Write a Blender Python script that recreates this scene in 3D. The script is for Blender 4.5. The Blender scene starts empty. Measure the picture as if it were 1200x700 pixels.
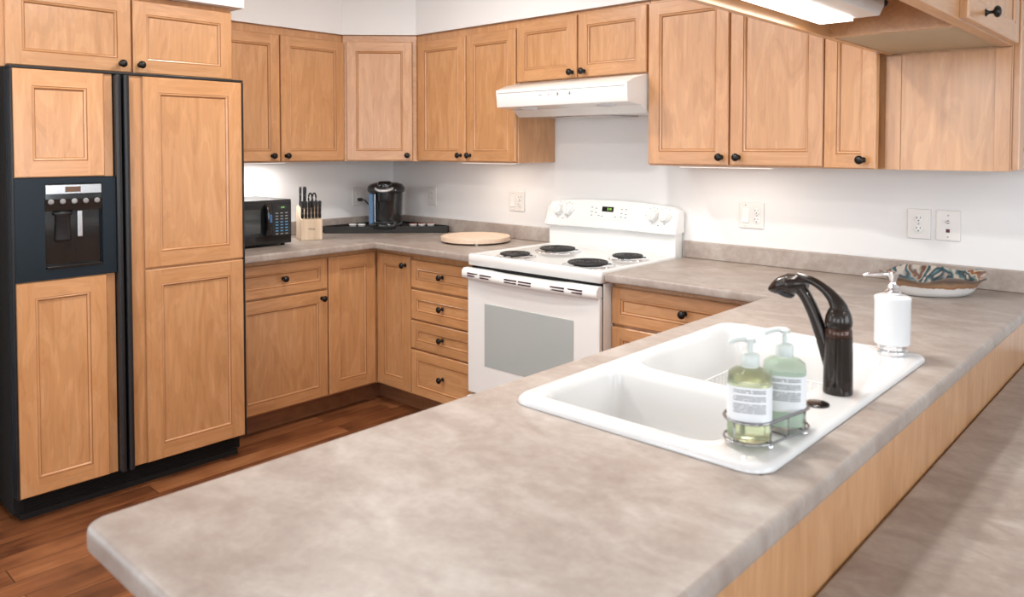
import bpy, bmesh, math, random
from mathutils import Vector, Matrix
random.seed(7)
PI = math.pi
S = bpy.context.scene
COL = S.collection

# ------------------------------------------------------------------ camera, world, lights, exposure
cd = bpy.data.cameras.new('camera'); cam = bpy.data.objects.new('camera', cd); COL.objects.link(cam)
cam.location = (4.03545, -3.21668, 1.42703)
cam.rotation_euler = (PI/2 - 0.032777, 0.0, 0.743841)
cd.sensor_width = 36.0; cd.lens = 27.0; cd.shift_y = -(350 - 203.517)/1200
cd.clip_start = 0.05
cd.dof.use_dof = True; cd.dof.focus_distance = 4.2; cd.dof.aperture_fstop = 5.6
S.camera = cam

S.view_settings.view_transform = 'Standard'
S.view_settings.look = 'None'
S.view_settings.gamma = 1.0
S.view_settings.use_curve_mapping = False
S.view_settings.exposure = -0.07

w = bpy.data.worlds.new('daylight'); S.world = w; w.use_nodes = True
w.node_tree.nodes['Background'].inputs[0].default_value = (0.80, 0.90, 1.0, 1)
w.node_tree.nodes['Background'].inputs[1].default_value = 1.4

def area(name, loc, rot, sx, sy, power, color=(1, 1, 1), spread=PI):
    l = bpy.data.lights.new(name, 'AREA'); l.shape = 'RECTANGLE'; l.size = sx; l.size_y = sy
    l.energy = power; l.color = color; l.spread = spread
    o = bpy.data.objects.new(name, l); COL.objects.link(o); o.location = loc; o.rotation_euler = rot
    return o
# daylight entering through the dining-side windows
P_RIGHT, P_FRONT, P_LEFT, P_CEIL = 51, 55, 24, 19
area('window_daylight', (7.12, -1.475, 1.5), (0, PI/2, 0), 1.6, 2.15, P_RIGHT, (0.86, 0.94, 1.0))
area('window_daylight', (7.12, -4.75, 1.45), (0, PI/2, 0), 1.5, 1.7, P_RIGHT, (0.86, 0.94, 1.0))
area('window_daylight', (-0.12, -4.15, 1.5), (0, -PI/2, 0), 1.5, 1.9, P_LEFT, (0.86, 0.94, 1.0))
area('window_daylight', (1.70, -7.12, 1.5), (PI/2, 0, 0), 2.4, 1.7, P_FRONT, (0.92, 0.96, 1.0))
area('window_daylight', (5.00, -7.12, 1.45), (PI/2, 0, 0), 2.1, 1.7, P_FRONT, (0.92, 0.96, 1.0))

P_FLUO, P_STRIP = 5.5, 0.85

# ------------------------------------------------------------------ materials
def new_mat(name):
    m = bpy.data.materials.new(name); m.use_nodes = True
    nt = m.node_tree; b = nt.nodes['Principled BSDF']
    return m, nt, b
def plain(name, col, rough=0.5, metal=0.0, coat=0.0, spec=0.5, trans=0.0, ior=1.45, bump=0.0, bscale=200):
    m, nt, b = new_mat(name)
    b.inputs['Base Color'].default_value = (*col, 1); b.inputs['Roughness'].default_value = rough
    b.inputs['Metallic'].default_value = metal; b.inputs['Coat Weight'].default_value = coat
    b.inputs['Specular IOR Level'].default_value = spec
    b.inputs['Transmission Weight'].default_value = trans; b.inputs['IOR'].default_value = ior
    tc = nt.nodes.new('ShaderNodeTexCoord')
    n = nt.nodes.new('ShaderNodeTexNoise'); n.inputs['Scale'].default_value = 7; n.inputs['Detail'].default_value = 3
    nt.links.new(tc.outputs['Object'], n.inputs['Vector'])
    mp = nt.nodes.new('ShaderNodeMapRange'); mp.inputs['To Min'].default_value = max(rough*0.9, 0); mp.inputs['To Max'].default_value = min(rough*1.12, 1)
    nt.links.new(n.outputs['Fac'], mp.inputs['Value']); nt.links.new(mp.outputs['Result'], b.inputs['Roughness'])
    if bump:
        n2 = nt.nodes.new('ShaderNodeTexNoise'); n2.inputs['Scale'].default_value = bscale
        nt.links.new(tc.outputs['Object'], n2.inputs['Vector'])
        bp = nt.nodes.new('ShaderNodeBump'); bp.inputs['Strength'].default_value = bump; bp.inputs['Distance'].default_value = 0.002
        nt.links.new(n2.outputs['Fac'], bp.inputs['Height']); nt.links.new(bp.outputs['Normal'], b.inputs['Normal'])
    return m
def emit(name, col, strength):
    m, nt, b = new_mat(name)
    b.inputs['Base Color'].default_value = (*col, 1)
    b.inputs['Emission Color'].default_value = (*col, 1); b.inputs['Emission Strength'].default_value = strength
    return m
def ramp(nt, stops):
    r = nt.nodes.new('ShaderNodeValToRGB'); e = r.color_ramp.elements
    while len(e) < len(stops): e.new(0.5)
    for i, (p, c) in enumerate(stops): e[i].position = p; e[i].color = (*c, 1)
    return r
def wood(name, c0, c1, c2, grain, rough=0.36, coat=0.8, streak=0.11):
    """figured veneer; grain = 'x', 'y' or 'z' is the object axis the fibres follow"""
    m, nt, b = new_mat(name); N, L = nt.nodes, nt.links
    tc = N.new('ShaderNodeTexCoord'); oi = N.new('ShaderNodeObjectInfo')
    mul = N.new('ShaderNodeVectorMath'); mul.operation = 'SCALE'; mul.inputs[0].default_value = (17.3, 9.1, 23.7); L.new(oi.outputs['Random'], mul.inputs['Scale'])
    ad = N.new('ShaderNodeVectorMath'); ad.operation = 'ADD'; L.new(tc.outputs['Object'], ad.inputs[0]); L.new(mul.outputs[0], ad.inputs[1])
    def stretched(a, k):
        mp = N.new('ShaderNodeMapping'); s = [a, a, a]; s['xyz'.index(grain)] = k
        mp.inputs['Scale'].default_value = s; L.new(ad.outputs[0], mp.inputs['Vector']); return mp
    m1 = stretched(8.5, 1.7); n1 = N.new('ShaderNodeTexNoise'); n1.inputs['Scale'].default_value = 1.6; n1.inputs['Detail'].default_value = 4; n1.inputs['Distortion'].default_value = 1.7
    L.new(m1.outputs[0], n1.inputs['Vector'])
    m2 = stretched(95, 5); n2 = N.new('ShaderNodeTexNoise'); n2.inputs['Scale'].default_value = 1.0; n2.inputs['Detail'].default_value = 3; n2.inputs['Distortion'].default_value = 0.5
    L.new(m2.outputs[0], n2.inputs['Vector'])
    wv = N.new('ShaderNodeMath'); wv.operation = 'MULTIPLY'; wv.inputs[1].default_value = 46; L.new(n1.outputs['Fac'], wv.inputs[0])
    sn = N.new('ShaderNodeMath'); sn.operation = 'SINE'; L.new(wv.outputs[0], sn.inputs[0])
    r = ramp(nt, [(0.28, c0), (0.5, c1), (0.72, c2)]); L.new(n1.outputs['Fac'], r.inputs['Fac'])
    f = N.new('ShaderNodeMapRange'); f.inputs['From Min'].default_value = -1; f.inputs['From Max'].default_value = 1; f.inputs['To Min'].default_value = 0.955; f.inputs['To Max'].default_value = 1.02
    L.new(sn.outputs[0], f.inputs['Value'])
    g = N.new('ShaderNodeMapRange'); g.inputs['From Min'].default_value = 0.25; g.inputs['From Max'].default_value = 0.75; g.inputs['To Min'].default_value = 1-streak; g.inputs['To Max'].default_value = 1+streak*0.6
    L.new(n2.outputs['Fac'], g.inputs['Value'])
    rv = N.new('ShaderNodeMapRange'); rv.inputs['To Min'].default_value = 0.93; rv.inputs['To Max'].default_value = 1.06; L.new(oi.outputs['Random'], rv.inputs['Value'])
    p1 = N.new('ShaderNodeMath'); p1.operation = 'MULTIPLY'; L.new(f.outputs[0], p1.inputs[0]); L.new(g.outputs[0], p1.inputs[1])
    p2 = N.new('ShaderNodeMath'); p2.operation = 'MULTIPLY'; L.new(p1.outputs[0], p2.inputs[0]); L.new(rv.outputs[0], p2.inputs[1])
    sc = N.new('ShaderNodeVectorMath'); sc.operation = 'SCALE'; L.new(r.outputs['Color'], sc.inputs[0]); L.new(p2.outputs[0], sc.inputs['Scale'])
    L.new(sc.outputs[0], b.inputs['Base Color'])
    b.inputs['Roughness'].default_value = rough; b.inputs['Coat Weight'].default_value = coat; b.inputs['Coat Roughness'].default_value = 0.25
    return m
MC = ((0.50, 0.238, 0.092), (0.56, 0.282, 0.120), (0.615, 0.325, 0.150))
MV = wood('maple_upright_grain', *MC, 'z')
MH = wood('maple_level_grain', *MC, 'x')
MYG = wood('maple_run_grain', *MC, 'y')
PV = wood('maple_panel', (0.48, 0.232, 0.092), (0.56, 0.286, 0.124), (0.625, 0.338, 0.160), 'z', streak=0.11)
PH = wood('maple_panel_level', (0.48, 0.232, 0.092), (0.56, 0.286, 0.124), (0.625, 0.338, 0.160), 'x', streak=0.11)
GROOVE = plain('maple_dark_groove', (0.30, 0.13, 0.05), 0.4)  # darker maple tone for the grooves around each panel
KICK = wood('toe_kick_shaded_wood', (0.20, 0.08, 0.035), (0.24, 0.10, 0.045), (0.28, 0.12, 0.055), 'x')  # maple darkened: shade below the cabinets is put into the colour
UNDER = plain('pale_veneer_underside', (0.55, 0.44, 0.30), 0.6)
BLOCKW = wood('pale_birch', (0.66, 0.50, 0.34), (0.72, 0.56, 0.40), (0.78, 0.63, 0.47), 'z', rough=0.5, coat=0.0)
BOARDW = wood('pale_beech', (0.66, 0.49, 0.36), (0.72, 0.56, 0.43), (0.77, 0.62, 0.49), 'x', rough=0.5, coat=0.0)
WALL = plain('white_wall_paint', (0.80, 0.80, 0.80), 0.85, bump=0.08, bscale=260)
CEIL = plain('ceiling_paint', (0.85, 0.85, 0.84), 0.9)
TRIMW = plain('white_trim', (0.82, 0.82, 0.80), 0.45)
ENAMEL = plain('white_enamel', (0.80, 0.81, 0.80), 0.16, coat=0.4)
ENAMEL2 = plain('white_plastic', (0.78, 0.79, 0.78), 0.3)
SINKM = plain('white_sink_enamel', (0.70, 0.70, 0.695), 0.12, coat=0.5)
PLATE = plain('outlet_plastic', (0.76, 0.74, 0.72), 0.35)
BLACKG = plain('black_gloss', (0.010, 0.011, 0.012), 0.12, coat=0.3)
BLACKS = plain('black_satin', (0.016, 0.017, 0.019), 0.32)
BLACKM = plain('black_matte', (0.020, 0.019, 0.018), 0.6)
DARK = plain('dark_void', (0.006, 0.006, 0.006), 0.8)
FRBLK = plain('refrigerator_black', (0.006, 0.014, 0.022), 0.36, spec=0.35)
BRONZE = plain('oil_rubbed_bronze', (0.022, 0.016, 0.013), 0.22, metal=0.6, coat=0.35)
BRONZE2 = plain('warm_bronze', (0.055, 0.026, 0.018), 0.25, metal=0.7, coat=0.3)
KNOBM = plain('black_bronze_knob', (0.012, 0.010, 0.009), 0.25, metal=0.3)
CHROME = plain('chrome', (0.80, 0.80, 0.82), 0.08, metal=1.0)
WIREM = plain('dark_chrome_wire', (0.35, 0.35, 0.36), 0.15, metal=1.0)
SATIN = plain('satin_silver', (0.62, 0.62, 0.63), 0.25, metal=0.35)
SILVER = plain('silver_plastic', (0.55, 0.55, 0.56), 0.22, metal=0.9)
COILM = plain('burner_coil', (0.028, 0.028, 0.030), 0.45, metal=0.4)
OVGLASS = plain('oven_glass', (0.40, 0.44, 0.435), 0.12, coat=0.4)
DISP = plain('grey_marks', (0.25, 0.25, 0.25), 0.5)
REDDOT = plain('red_dot', (0.25, 0.02, 0.02), 0.4)
SLOT = plain('outlet_slot', (0.10, 0.035, 0.03), 0.6)
GREEN = emit('green_digits', (0.30, 0.75, 0.12), 0.9)
BLUEK = plain('blue_key', (0.12, 0.35, 0.60), 0.4)
GREYK = plain('grey_key', (0.30, 0.31, 0.31), 0.4)
LENS = emit('lamp_diffuser', (1.0, 0.96, 0.90), 5.0)
LENSW = plain('hood_lens', (0.62, 0.64, 0.66), 0.25)
RESV = plain('blue_reflection_tank', (0.10, 0.19, 0.33), 0.08, coat=0.3)  # blue reflection on the column side, painted as the tank colour
GREENL = plain('green_soap', (0.80, 0.86, 0.58), 0.08, trans=0.85, ior=1.34)
MINTL = plain('mint_lotion', (0.72, 0.88, 0.74), 0.18, trans=0.30, ior=1.34)
CLEAR = plain('clear_plastic', (0.92, 0.96, 0.93), 0.06, trans=0.95, ior=1.2)
PUMPM = plain('frosted_pump', (0.80, 0.87, 0.85), 0.3, trans=0.3)
PODR = plain('pod_red_print', (0.55, 0.16, 0.10), 0.5)
PODW = plain('pod_paper', (0.80, 0.79, 0.77), 0.5)

def laminate():
    m, nt, b = new_mat('taupe_stone_laminate'); N, L = nt.nodes, nt.links
    tc = N.new('ShaderNodeTexCoord')
    mp = N.new('ShaderNodeMapping'); mp.inputs['Scale'].default_value = (1.0, 1.7, 1.0); mp.inputs['Rotation'].default_value = (0, 0, 0.5); L.new(tc.outputs['Object'], mp.inputs['Vector'])
    a = N.new('ShaderNodeTexNoise'); a.inputs['Scale'].default_value = 6.5; a.inputs['Detail'].default_value = 6; a.inputs['Roughness'].default_value = 0.6; a.inputs['Distortion'].default_value = 0.6
    c = N.new('ShaderNodeTexNoise'); c.inputs['Scale'].default_value = 42; c.inputs['Detail'].default_value = 5; c.inputs['Roughness'].default_value = 0.65
    L.new(mp.outputs[0], a.inputs['Vector']); L.new(tc.outputs['Object'], c.inputs['Vector'])
    mx = N.new('ShaderNodeMix'); mx.data_type = 'FLOAT'; mx.inputs[0].default_value = 0.32; L.new(a.outputs['Fac'], mx.inputs[2]); L.new(c.outputs['Fac'], mx.inputs[3])
    r = ramp(nt, [(0.33, (0.275, 0.220, 0.188)), (0.48, (0.345, 0.290, 0.255)), (0.58, (0.40, 0.350, 0.315)), (0.70, (0.48, 0.44, 0.405))])
    L.new(mx.outputs[0], r.inputs['Fac']); L.new(r.outputs['Color'], b.inputs['Base Color'])
    b.inputs['Roughness'].default_value = 0.40
    bp = N.new('ShaderNodeBump'); bp.inputs['Strength'].default_value = 0.05; bp.inputs['Distance'].default_value = 0.002
    L.new(c.outputs['Fac'], bp.inputs['Height']); L.new(bp.outputs['Normal'], b.inputs['Normal'])
    return m
LAM = laminate()

def planks():
    m, nt, b = new_mat('hickory_plank_floor'); N, L = nt.nodes, nt.links
    tc = N.new('ShaderNodeTexCoord')
    mp = N.new('ShaderNodeMapping'); mp.inputs['Rotation'].default_value = (0, 0, PI/2); L.new(tc.outputs['Object'], mp.inputs['Vector'])
    br = N.new('ShaderNodeTexBrick'); br.inputs['Scale'].default_value = 1.0; br.inputs['Brick Width'].default_value = 0.95; br.inputs['Row Height'].default_value = 0.105
    br.inputs['Mortar Size'].default_value = 0.0016; br.inputs['Mortar Smooth'].default_value = 0.4; br.offset = 0.37; br.offset_frequency = 2
    br.inputs['Color1'].default_value = (0.0, 0, 0, 1); br.inputs['Color2'].default_value = (1, 1, 1, 1); br.inputs['Mortar'].default_value = (0.5, 0.5, 0.5, 1); br.inputs['Bias'].default_value = 0
    L.new(mp.outputs[0], br.inputs['Vector'])
    off = N.new('ShaderNodeVectorMath'); off.operation = 'SCALE'; off.inputs['Scale'].default_value = 7; L.new(br.outputs['Color'], off.inputs[0])
    ad = N.new('ShaderNodeVectorMath'); L.new(tc.outputs['Object'], ad.inputs[0]); L.new(off.outputs[0], ad.inputs[1])
    m2 = N.new('ShaderNodeMapping'); m2.inputs['Scale'].default_value = (22, 2.2, 1); L.new(ad.outputs[0], m2.inputs['Vector'])
    n = N.new('ShaderNodeTexNoise'); n.inputs['Scale'].default_value = 1; n.inputs['Detail'].default_value = 5; n.inputs['Distortion'].default_value = 0.9; L.new(m2.outputs[0], n.inputs['Vector'])
    n3 = N.new('ShaderNodeTexNoise'); n3.inputs['Scale'].default_value = 5; n3.inputs['Detail'].default_value = 3; L.new(ad.outputs[0], n3.inputs['Vector'])
    mx = N.new('ShaderNodeMix'); mx.data_type = 'FLOAT'; mx.inputs[0].default_value = 0.45; L.new(n.outputs['Fac'], mx.inputs[2]); L.new(n3.outputs['Fac'], mx.inputs[3])
    mx2 = N.new('ShaderNodeMix'); mx2.data_type = 'FLOAT'; mx2.inputs[0].default_value = 0.22; L.new(mx.outputs[0], mx2.inputs[2]); L.new(br.outputs['Color'], mx2.inputs[3])
    r = ramp(nt, [(0.30, (0.045, 0.013, 0.005)), (0.44, (0.15, 0.050, 0.018)), (0.57, (0.25, 0.092, 0.034)), (0.74, (0.38, 0.165, 0.066))])
    L.new(mx2.outputs[0], r.inputs['Fac'])
    mm = N.new('ShaderNodeMix'); mm.data_type = 'RGBA'; L.new(br.outputs['Fac'], mm.inputs[0]); L.new(r.outputs['Color'], mm.inputs[6]); mm.inputs[7].default_value = (0.012, 0.005, 0.003, 1)
    L.new(mm.outputs[2], b.inputs['Base Color']); b.inputs['Roughness'].default_value = 0.38
    bp = N.new('ShaderNodeBump'); bp.inputs['Strength'].default_value = 0.3; bp.inputs['Distance'].default_value = 0.002; L.new(mx.outputs[0], bp.inputs['Height']); L.new(bp.outputs['Normal'], b.inputs['Normal'])
    return m
FLOOR = planks()

def bowl_glaze():
    m, nt, b = new_mat('swirled_ceramic_glaze'); N, L = nt.nodes, nt.links
    tc = N.new('ShaderNodeTexCoord')
    n = N.new('ShaderNodeTexNoise'); n.inputs['Scale'].default_value = 6.5; n.inputs['Detail'].default_value = 2; n.inputs['Distortion'].default_value = 2.6; L.new(tc.outputs['Object'], n.inputs['Vector'])
    r = ramp(nt, [(0.0, (0.50, 0.44, 0.38)), (0.36, (0.50, 0.44, 0.38)), (0.41, (0.02, 0.04, 0.05)), (0.47, (0.07, 0.14, 0.16)), (0.52, (0.45, 0.40, 0.33)), (0.57, (0.20, 0.07, 0.025)), (0.63, (0.10, 0.07, 0.055)), (0.70, (0.48, 0.42, 0.35))])
    L.new(n.outputs['Fac'], r.inputs['Fac']); L.new(r.outputs['Color'], b.inputs['Base Color'])
    b.inputs['Roughness'].default_value = 0.08; b.inputs['Coat Weight'].default_value = 0.5
    return m
def bowl_outer():
    m, nt, b = new_mat('dripped_brown_glaze'); N, L = nt.nodes, nt.links
    tc = N.new('ShaderNodeTexCoord'); sp = N.new('ShaderNodeSeparateXYZ'); L.new(tc.outputs['Object'], sp.inputs[0])
    n = N.new('ShaderNodeTexNoise'); n.inputs['Scale'].default_value = 28; n.inputs['Detail'].default_value = 3; L.new(tc.outputs['Object'], n.inputs['Vector'])
    ml = N.new('ShaderNodeMath'); ml.operation = 'MULTIPLY_ADD'; ml.inputs[1].default_value = 0.022; L.new(n.outputs['Fac'], ml.inputs[0]); L.new(sp.outputs['Z'], ml.inputs[2])
    r = ramp(nt, [(0.0, (0.70, 0.68, 0.66)), (0.0440, (0.70, 0.68, 0.66)), (0.0460, (0.28, 0.12, 0.05)), (0.056, (0.33, 0.20, 0.12)), (0.070, (0.13, 0.09, 0.07)), (0.085, (0.17, 0.13, 0.11))])
    L.new(ml.outputs[0], r.inputs['Fac']); L.new(r.outputs['Color'], b.inputs['Base Color']); b.inputs['Roughness'].default_value = 0.15
    return m
def label_paper():
    m, nt, b = new_mat('printed_paper_label'); N, L = nt.nodes, nt.links
    tc = N.new('ShaderNodeTexCoord'); sp = N.new('ShaderNodeSeparateXYZ'); L.new(tc.outputs['Object'], sp.inputs[0])
    # rows of fine grey print: line mask over z, word mask from noise
    s = N.new('ShaderNodeMath'); s.operation = 'MULTIPLY'; s.inputs[1].default_value = 1900; L.new(sp.outputs['Z'], s.inputs[0])
    sn = N.new('ShaderNodeMath'); sn.operation = 'SINE'; L.new(s.outputs[0], sn.inputs[0])
    g = N.new('ShaderNodeMath'); g.operation = 'GREATER_THAN'; g.inputs[1].default_value = -0.2; L.new(sn.outputs[0], g.inputs[0])
    mp = N.new('ShaderNodeMapping'); mp.inputs['Scale'].default_value = (420, 420, 300); L.new(tc.outputs['Object'], mp.inputs[0])
    n = N.new('ShaderNodeTexNoise'); n.inputs['Scale'].default_value = 1; L.new(mp.outputs[0], n.inputs['Vector'])
    g2 = N.new('ShaderNodeMath'); g2.operation = 'GREATER_THAN'; g2.inputs[1].default_value = 0.40; L.new(n.outputs['Fac'], g2.inputs[0])
    # vertical extent of text blocks
    def band(lo, hi):
        a = N.new('ShaderNodeMath'); a.operation = 'GREATER_THAN'; a.inputs[1].default_value = lo; L.new(sp.outputs['Z'], a.inputs[0])
        c = N.new('ShaderNodeMath'); c.operation = 'LESS_THAN'; c.inputs[1].default_value = hi; L.new(sp.outputs['Z'], c.inputs[0])
        d = N.new('ShaderNodeMath'); d.operation = 'MULTIPLY'; L.new(a.outputs[0], d.inputs[0]); L.new(c.outputs[0], d.inputs[1]); return d
    bs = [band(0.048, 0.066), band(0.069, 0.078), band(0.082, 0.089)]
    acc = bs[0]
    for q in bs[1:]:
        t = N.new('ShaderNodeMath'); t.operation = 'ADD'; L.new(acc.outputs[0], t.inputs[0]); L.new(q.outputs[0], t.inputs[1]); acc = t
    # horizontal margin: only on the front of the label
    cx = N.new('ShaderNodeMath'); cx.operation = 'ABSOLUTE'; L.new(sp.outputs['X'], cx.inputs[0])
    lx = N.new('ShaderNodeMath'); lx.operation = 'LESS_THAN'; lx.inputs[1].default_value = 0.026; L.new(cx.outputs[0], lx.inputs[0])
    out = acc
    for q in (g, g2, lx):
        t = N.new('ShaderNodeMath'); t.operation = 'MULTIPLY'; L.new(out.outputs[0], t.inputs[0]); L.new(q.outputs[0], t.inputs[1]); out = t
    mm = N.new('ShaderNodeMix'); mm.data_type = 'RGBA'; L.new(out.outputs[0], mm.inputs[0]); mm.inputs[6].default_value = (0.80, 0.83, 0.86, 1); mm.inputs[7].default_value = (0.20, 0.22, 0.24, 1)
    L.new(mm.outputs[2], b.inputs['Base Color']); b.inputs['Roughness'].default_value = 0.5
    return m
GLZ, BOUT, PAPER = bowl_glaze(), bowl_outer(), label_paper()

# ------------------------------------------------------------------ mesh helpers
def bm_box(bm, x0, x1, y0, y1, z0, z1, mi=0, bevel=0.0, seg=2):
    b2 = bmesh.new(); bmesh.ops.create_cube(b2, size=1.0)
    for v in b2.verts:
        v.co = Vector(((x0+x1)/2 + v.co.x*(x1-x0), (y0+y1)/2 + v.co.y*(y1-y0), (z0+z1)/2 + v.co.z*(z1-z0)))
    if bevel: bmesh.ops.bevel(b2, geom=list(b2.edges), offset=bevel, segments=seg, affect='EDGES', profile=0.5)
    join(bm, b2, mi)
def join(bm, b2, mi=0, M=None):
    mp = {}
    for v in b2.verts: mp[v] = bm.verts.new(M @ v.co if M else v.co)
    for f in b2.faces:
        try:
            nf = bm.faces.new([mp[v] for v in f.verts]); nf.material_index = mi if mi is not None else f.material_index; nf.smooth = f.smooth
        except ValueError: pass
    b2.free()
def bm_loft(bm, loops, mi=0, cap0=True, cap1=True, closed=True, smooth=True):
    rings = [[bm.verts.new(p) for p in l] for l in loops]; n = len(rings[0])
    for a, b in zip(rings, rings[1:]):
        for i in range(n if closed else n-1):
            j = (i+1) % n
            try: f = bm.faces.new((a[i], a[j], b[j], b[i])); f.material_index = mi; f.smooth = smooth
            except ValueError: pass
    if cap0: f = bm.faces.new(rings[0][::-1]); f.material_index = mi
    if cap1: f = bm.faces.new(rings[-1]); f.material_index = mi
    return rings
def circ(cx, cy, z, rx, ry=None, n=24, p=2.0):
    ry = rx if ry is None else ry; out = []
    for i in range(n):
        a = 2*PI*i/n; c, s = math.cos(a), math.sin(a)
        k = (abs(c)**p + abs(s)**p)**(-1/p)
        out.append((cx+rx*c*k, cy+ry*s*k, z))
    return out
def bm_lathe(bm, prof, mi=0, n=24, c=(0, 0), sy=1.0, p=2.0, caps=(True, True)):
    bm_loft(bm, [circ(c[0], c[1], z, max(r, 1e-5), max(r, 1e-5)*sy, n, p) for r, z in prof], mi, caps[0], caps[1])
def bm_prism(bm, poly, axis, a0, a1, mi=0, bevel=0.0, seg=2):
    """poly in the two remaining axes (in xyz order), extruded along axis from a0 to a1"""
    def P(u, v, a):
        return {'x': (a, u, v), 'y': (u, a, v), 'z': (u, v, a)}[axis]
    b2 = bmesh.new(); lo = [b2.verts.new(P(u, v, a0)) for u, v in poly]; hi = [b2.verts.new(P(u, v, a1)) for u, v in poly]; n = len(poly)
    b2.faces.new(lo[::-1]); b2.faces.new(hi)
    for i in range(n): b2.faces.new((lo[i], lo[(i+1) % n], hi[(i+1) % n], hi[i]))
    bmesh.ops.recalc_face_normals(b2, faces=b2.faces)
    if bevel: bmesh.ops.bevel(b2, geom=list(b2.edges), offset=bevel, segments=seg, affect='EDGES', profile=0.5)
    join(bm, b2, mi)
def spline(pts, sub=8):
    P = [Vector(p) for p in pts]; out = []
    for i in range(len(P)-1):
        p0 = P[max(i-1, 0)]; p1 = P[i]; p2 = P[i+1]; p3 = P[min(i+2, len(P)-1)]
        for k in range(sub):
            t = k/sub
            out.append(0.5*((2*p1)+(-p0+p2)*t+(2*p0-5*p1+4*p2-p3)*t*t+(-p0+3*p1-3*p2+p3)*t*t*t))
    out.append(P[-1]); return out
def bm_tube(bm, pts, rad, mi=0, n=10, flat=1.0, closed=False, up=(0, 0, 1), ends=True):
    """rad number or list; flat scales the cross-section perpendicular to 'up'"""
    P = [Vector(p) for p in pts]; m = len(P); rings = []
    R = rad if isinstance(rad, (list, tuple)) else [rad]*m
    if len(R) != m:
        q = []
        for i in range(m):
            t = i/(m-1)*(len(R)-1); k = min(int(t), len(R)-2); q.append(R[k]+(R[k+1]-R[k])*(t-k))
        R = q
    up = Vector(up)
    for i in range(m):
        if closed: T = (P[(i+1) % m]-P[i-1]).normalized()
        else: T = (P[min(i+1, m-1)]-P[max(i-1, 0)]).normalized()
        X = T.cross(up)
        if X.length < 1e-4: X = T.cross(Vector((1, 0.02, 0)))
        X.normalize(); Y = X.cross(T).normalized()
        rings.append([P[i]+X*(R[i]*flat*math.cos(2*PI*k/n))+Y*(R[i]*math.sin(2*PI*k/n)) for k in range(n)])
    if closed: rings.append(rings[0])
    V = [[bm.verts.new(p) for p in r] for r in (rings[:-1] if closed else rings)]
    if closed: V.append(V[0])
    for a, b in zip(V, V[1:]):
        for k in range(n):
            f = bm.faces.new((a[k], a[(k+1) % n], b[(k+1) % n], b[k])); f.material_index = mi; f.smooth = True
    if not closed and ends:
        bm.faces.new(V[0][::-1]).material_index = mi; bm.faces.new(V[-1]).material_index = mi
def obj(name, bm, mats, parent=None, loc=None, rot=None, recalc=True, smooth_angle=None):
    if recalc: bmesh.ops.recalc_face_normals(bm, faces=bm.faces)
    me = bpy.data.meshes.new(name); bm.to_mesh(me); bm.free()
    for m in (mats if isinstance(mats, (list, tuple)) else [mats]): me.materials.append(m)
    o = bpy.data.objects.new(name, me); COL.objects.link(o)
    if smooth_angle is not None:
        for p in me.polygons: p.use_smooth = True
        me.set_sharp_from_angle(angle=math.radians(smooth_angle))
    if parent: o.parent = parent
    if loc: o.location = loc
    if rot: o.rotation_euler = rot
    return o
def sub(name, mesh, parent, loc=(0, 0, 0), rot=(0, 0, 0)):
    o = bpy.data.objects.new(name, mesh); COL.objects.link(o); o.parent = parent; o.location = loc; o.rotation_euler = rot; return o
def tag(o, label, cat, group=None):
    o['label'] = label; o['category'] = cat
    if group: o['group'] = group
    return o
def thing(name, label, cat, loc=(0, 0, 0), rz=0.0, group=None):
    o = bpy.data.objects.new(name, None); COL.objects.link(o); o.location = loc; o.rotation_euler = (0, 0, rz); o.empty_display_size = 0.05
    return tag(o, label, cat, group)
def struct(name, bm, m, **k):
    o = obj(name, bm, m, **k); o['kind'] = 'structure'; return o
def box_obj(name, b, m, parent=None, bevel=0.0, seg=2, **k):
    bm = bmesh.new(); bm_box(bm, *b, bevel=bevel, seg=seg); return obj(name, bm, m, parent, **k)
def copy_tree(o, parent=None):
    c = o.copy(); COL.objects.link(c)
    if parent: c.parent = parent
    for ch in list(o.children): copy_tree(ch, c)
    return c
def text_mesh(body, size, depth=0.0004):
    cu = bpy.data.curves.new('lettering', 'FONT'); cu.body = body; cu.size = size; cu.extrude = depth; cu.align_x = 'CENTER'; cu.align_y = 'CENTER'
    t = bpy.data.objects.new('lettering', cu); COL.objects.link(t)
    dg = bpy.context.evaluated_depsgraph_get(); me = bpy.data.meshes.new_from_object(t.evaluated_get(dg))
    bpy.data.objects.remove(t); bpy.data.curves.remove(cu); return me

# ------------------------------------------------------------------ room shell
XR, YF, ZC = 7.0, -7.0, 2.50
def wall_with_holes(name, axis, at, thick, lo, hi, z1, holes):
    """axis 'x': wall plane x=at running along y; axis 'y': plane y=at running along x"""
    bm = bmesh.new(); us = sorted({lo, hi, *[h[0] for h in holes], *[h[1] for h in holes]}); zs = sorted({0.0, z1, *[h[2] for h in holes], *[h[3] for h in holes]})
    for a, b in zip(us, us[1:]):
        for c, d in zip(zs, zs[1:]):
            if any(h[0] <= a and b <= h[1] and h[2] <= c and d <= h[3] for h in holes): continue
            t = sorted((at, at+thick))
            if axis == 'x': bm_box(bm, t[0], t[1], a, b, c, d)
            else: bm_box(bm, a, b, t[0], t[1], c, d)
    return struct(name, bm, WALL)
bm = bmesh.new(); bm_box(bm, -0.1, XR+0.1, YF-0.1, 0.1, -0.1, 0.0); struct('floor', bm, FLOOR)
bm = bmesh.new(); bm_box(bm, -0.1, XR+0.1, YF-0.1, 0.1, ZC, ZC+0.1); struct('ceiling', bm, CEIL)
bm = bmesh.new(); bm_box(bm, 0.0, XR+0.1, 0.0, 0.1, 0.0, ZC); struct('wall_back', bm, WALL)
WX = [(-2.55, -0.4), (-5.6, -3.9)]; WY = [(0.5, 2.9), (3.95, 6.05)]; WL = (-5.1, -3.2)
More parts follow.
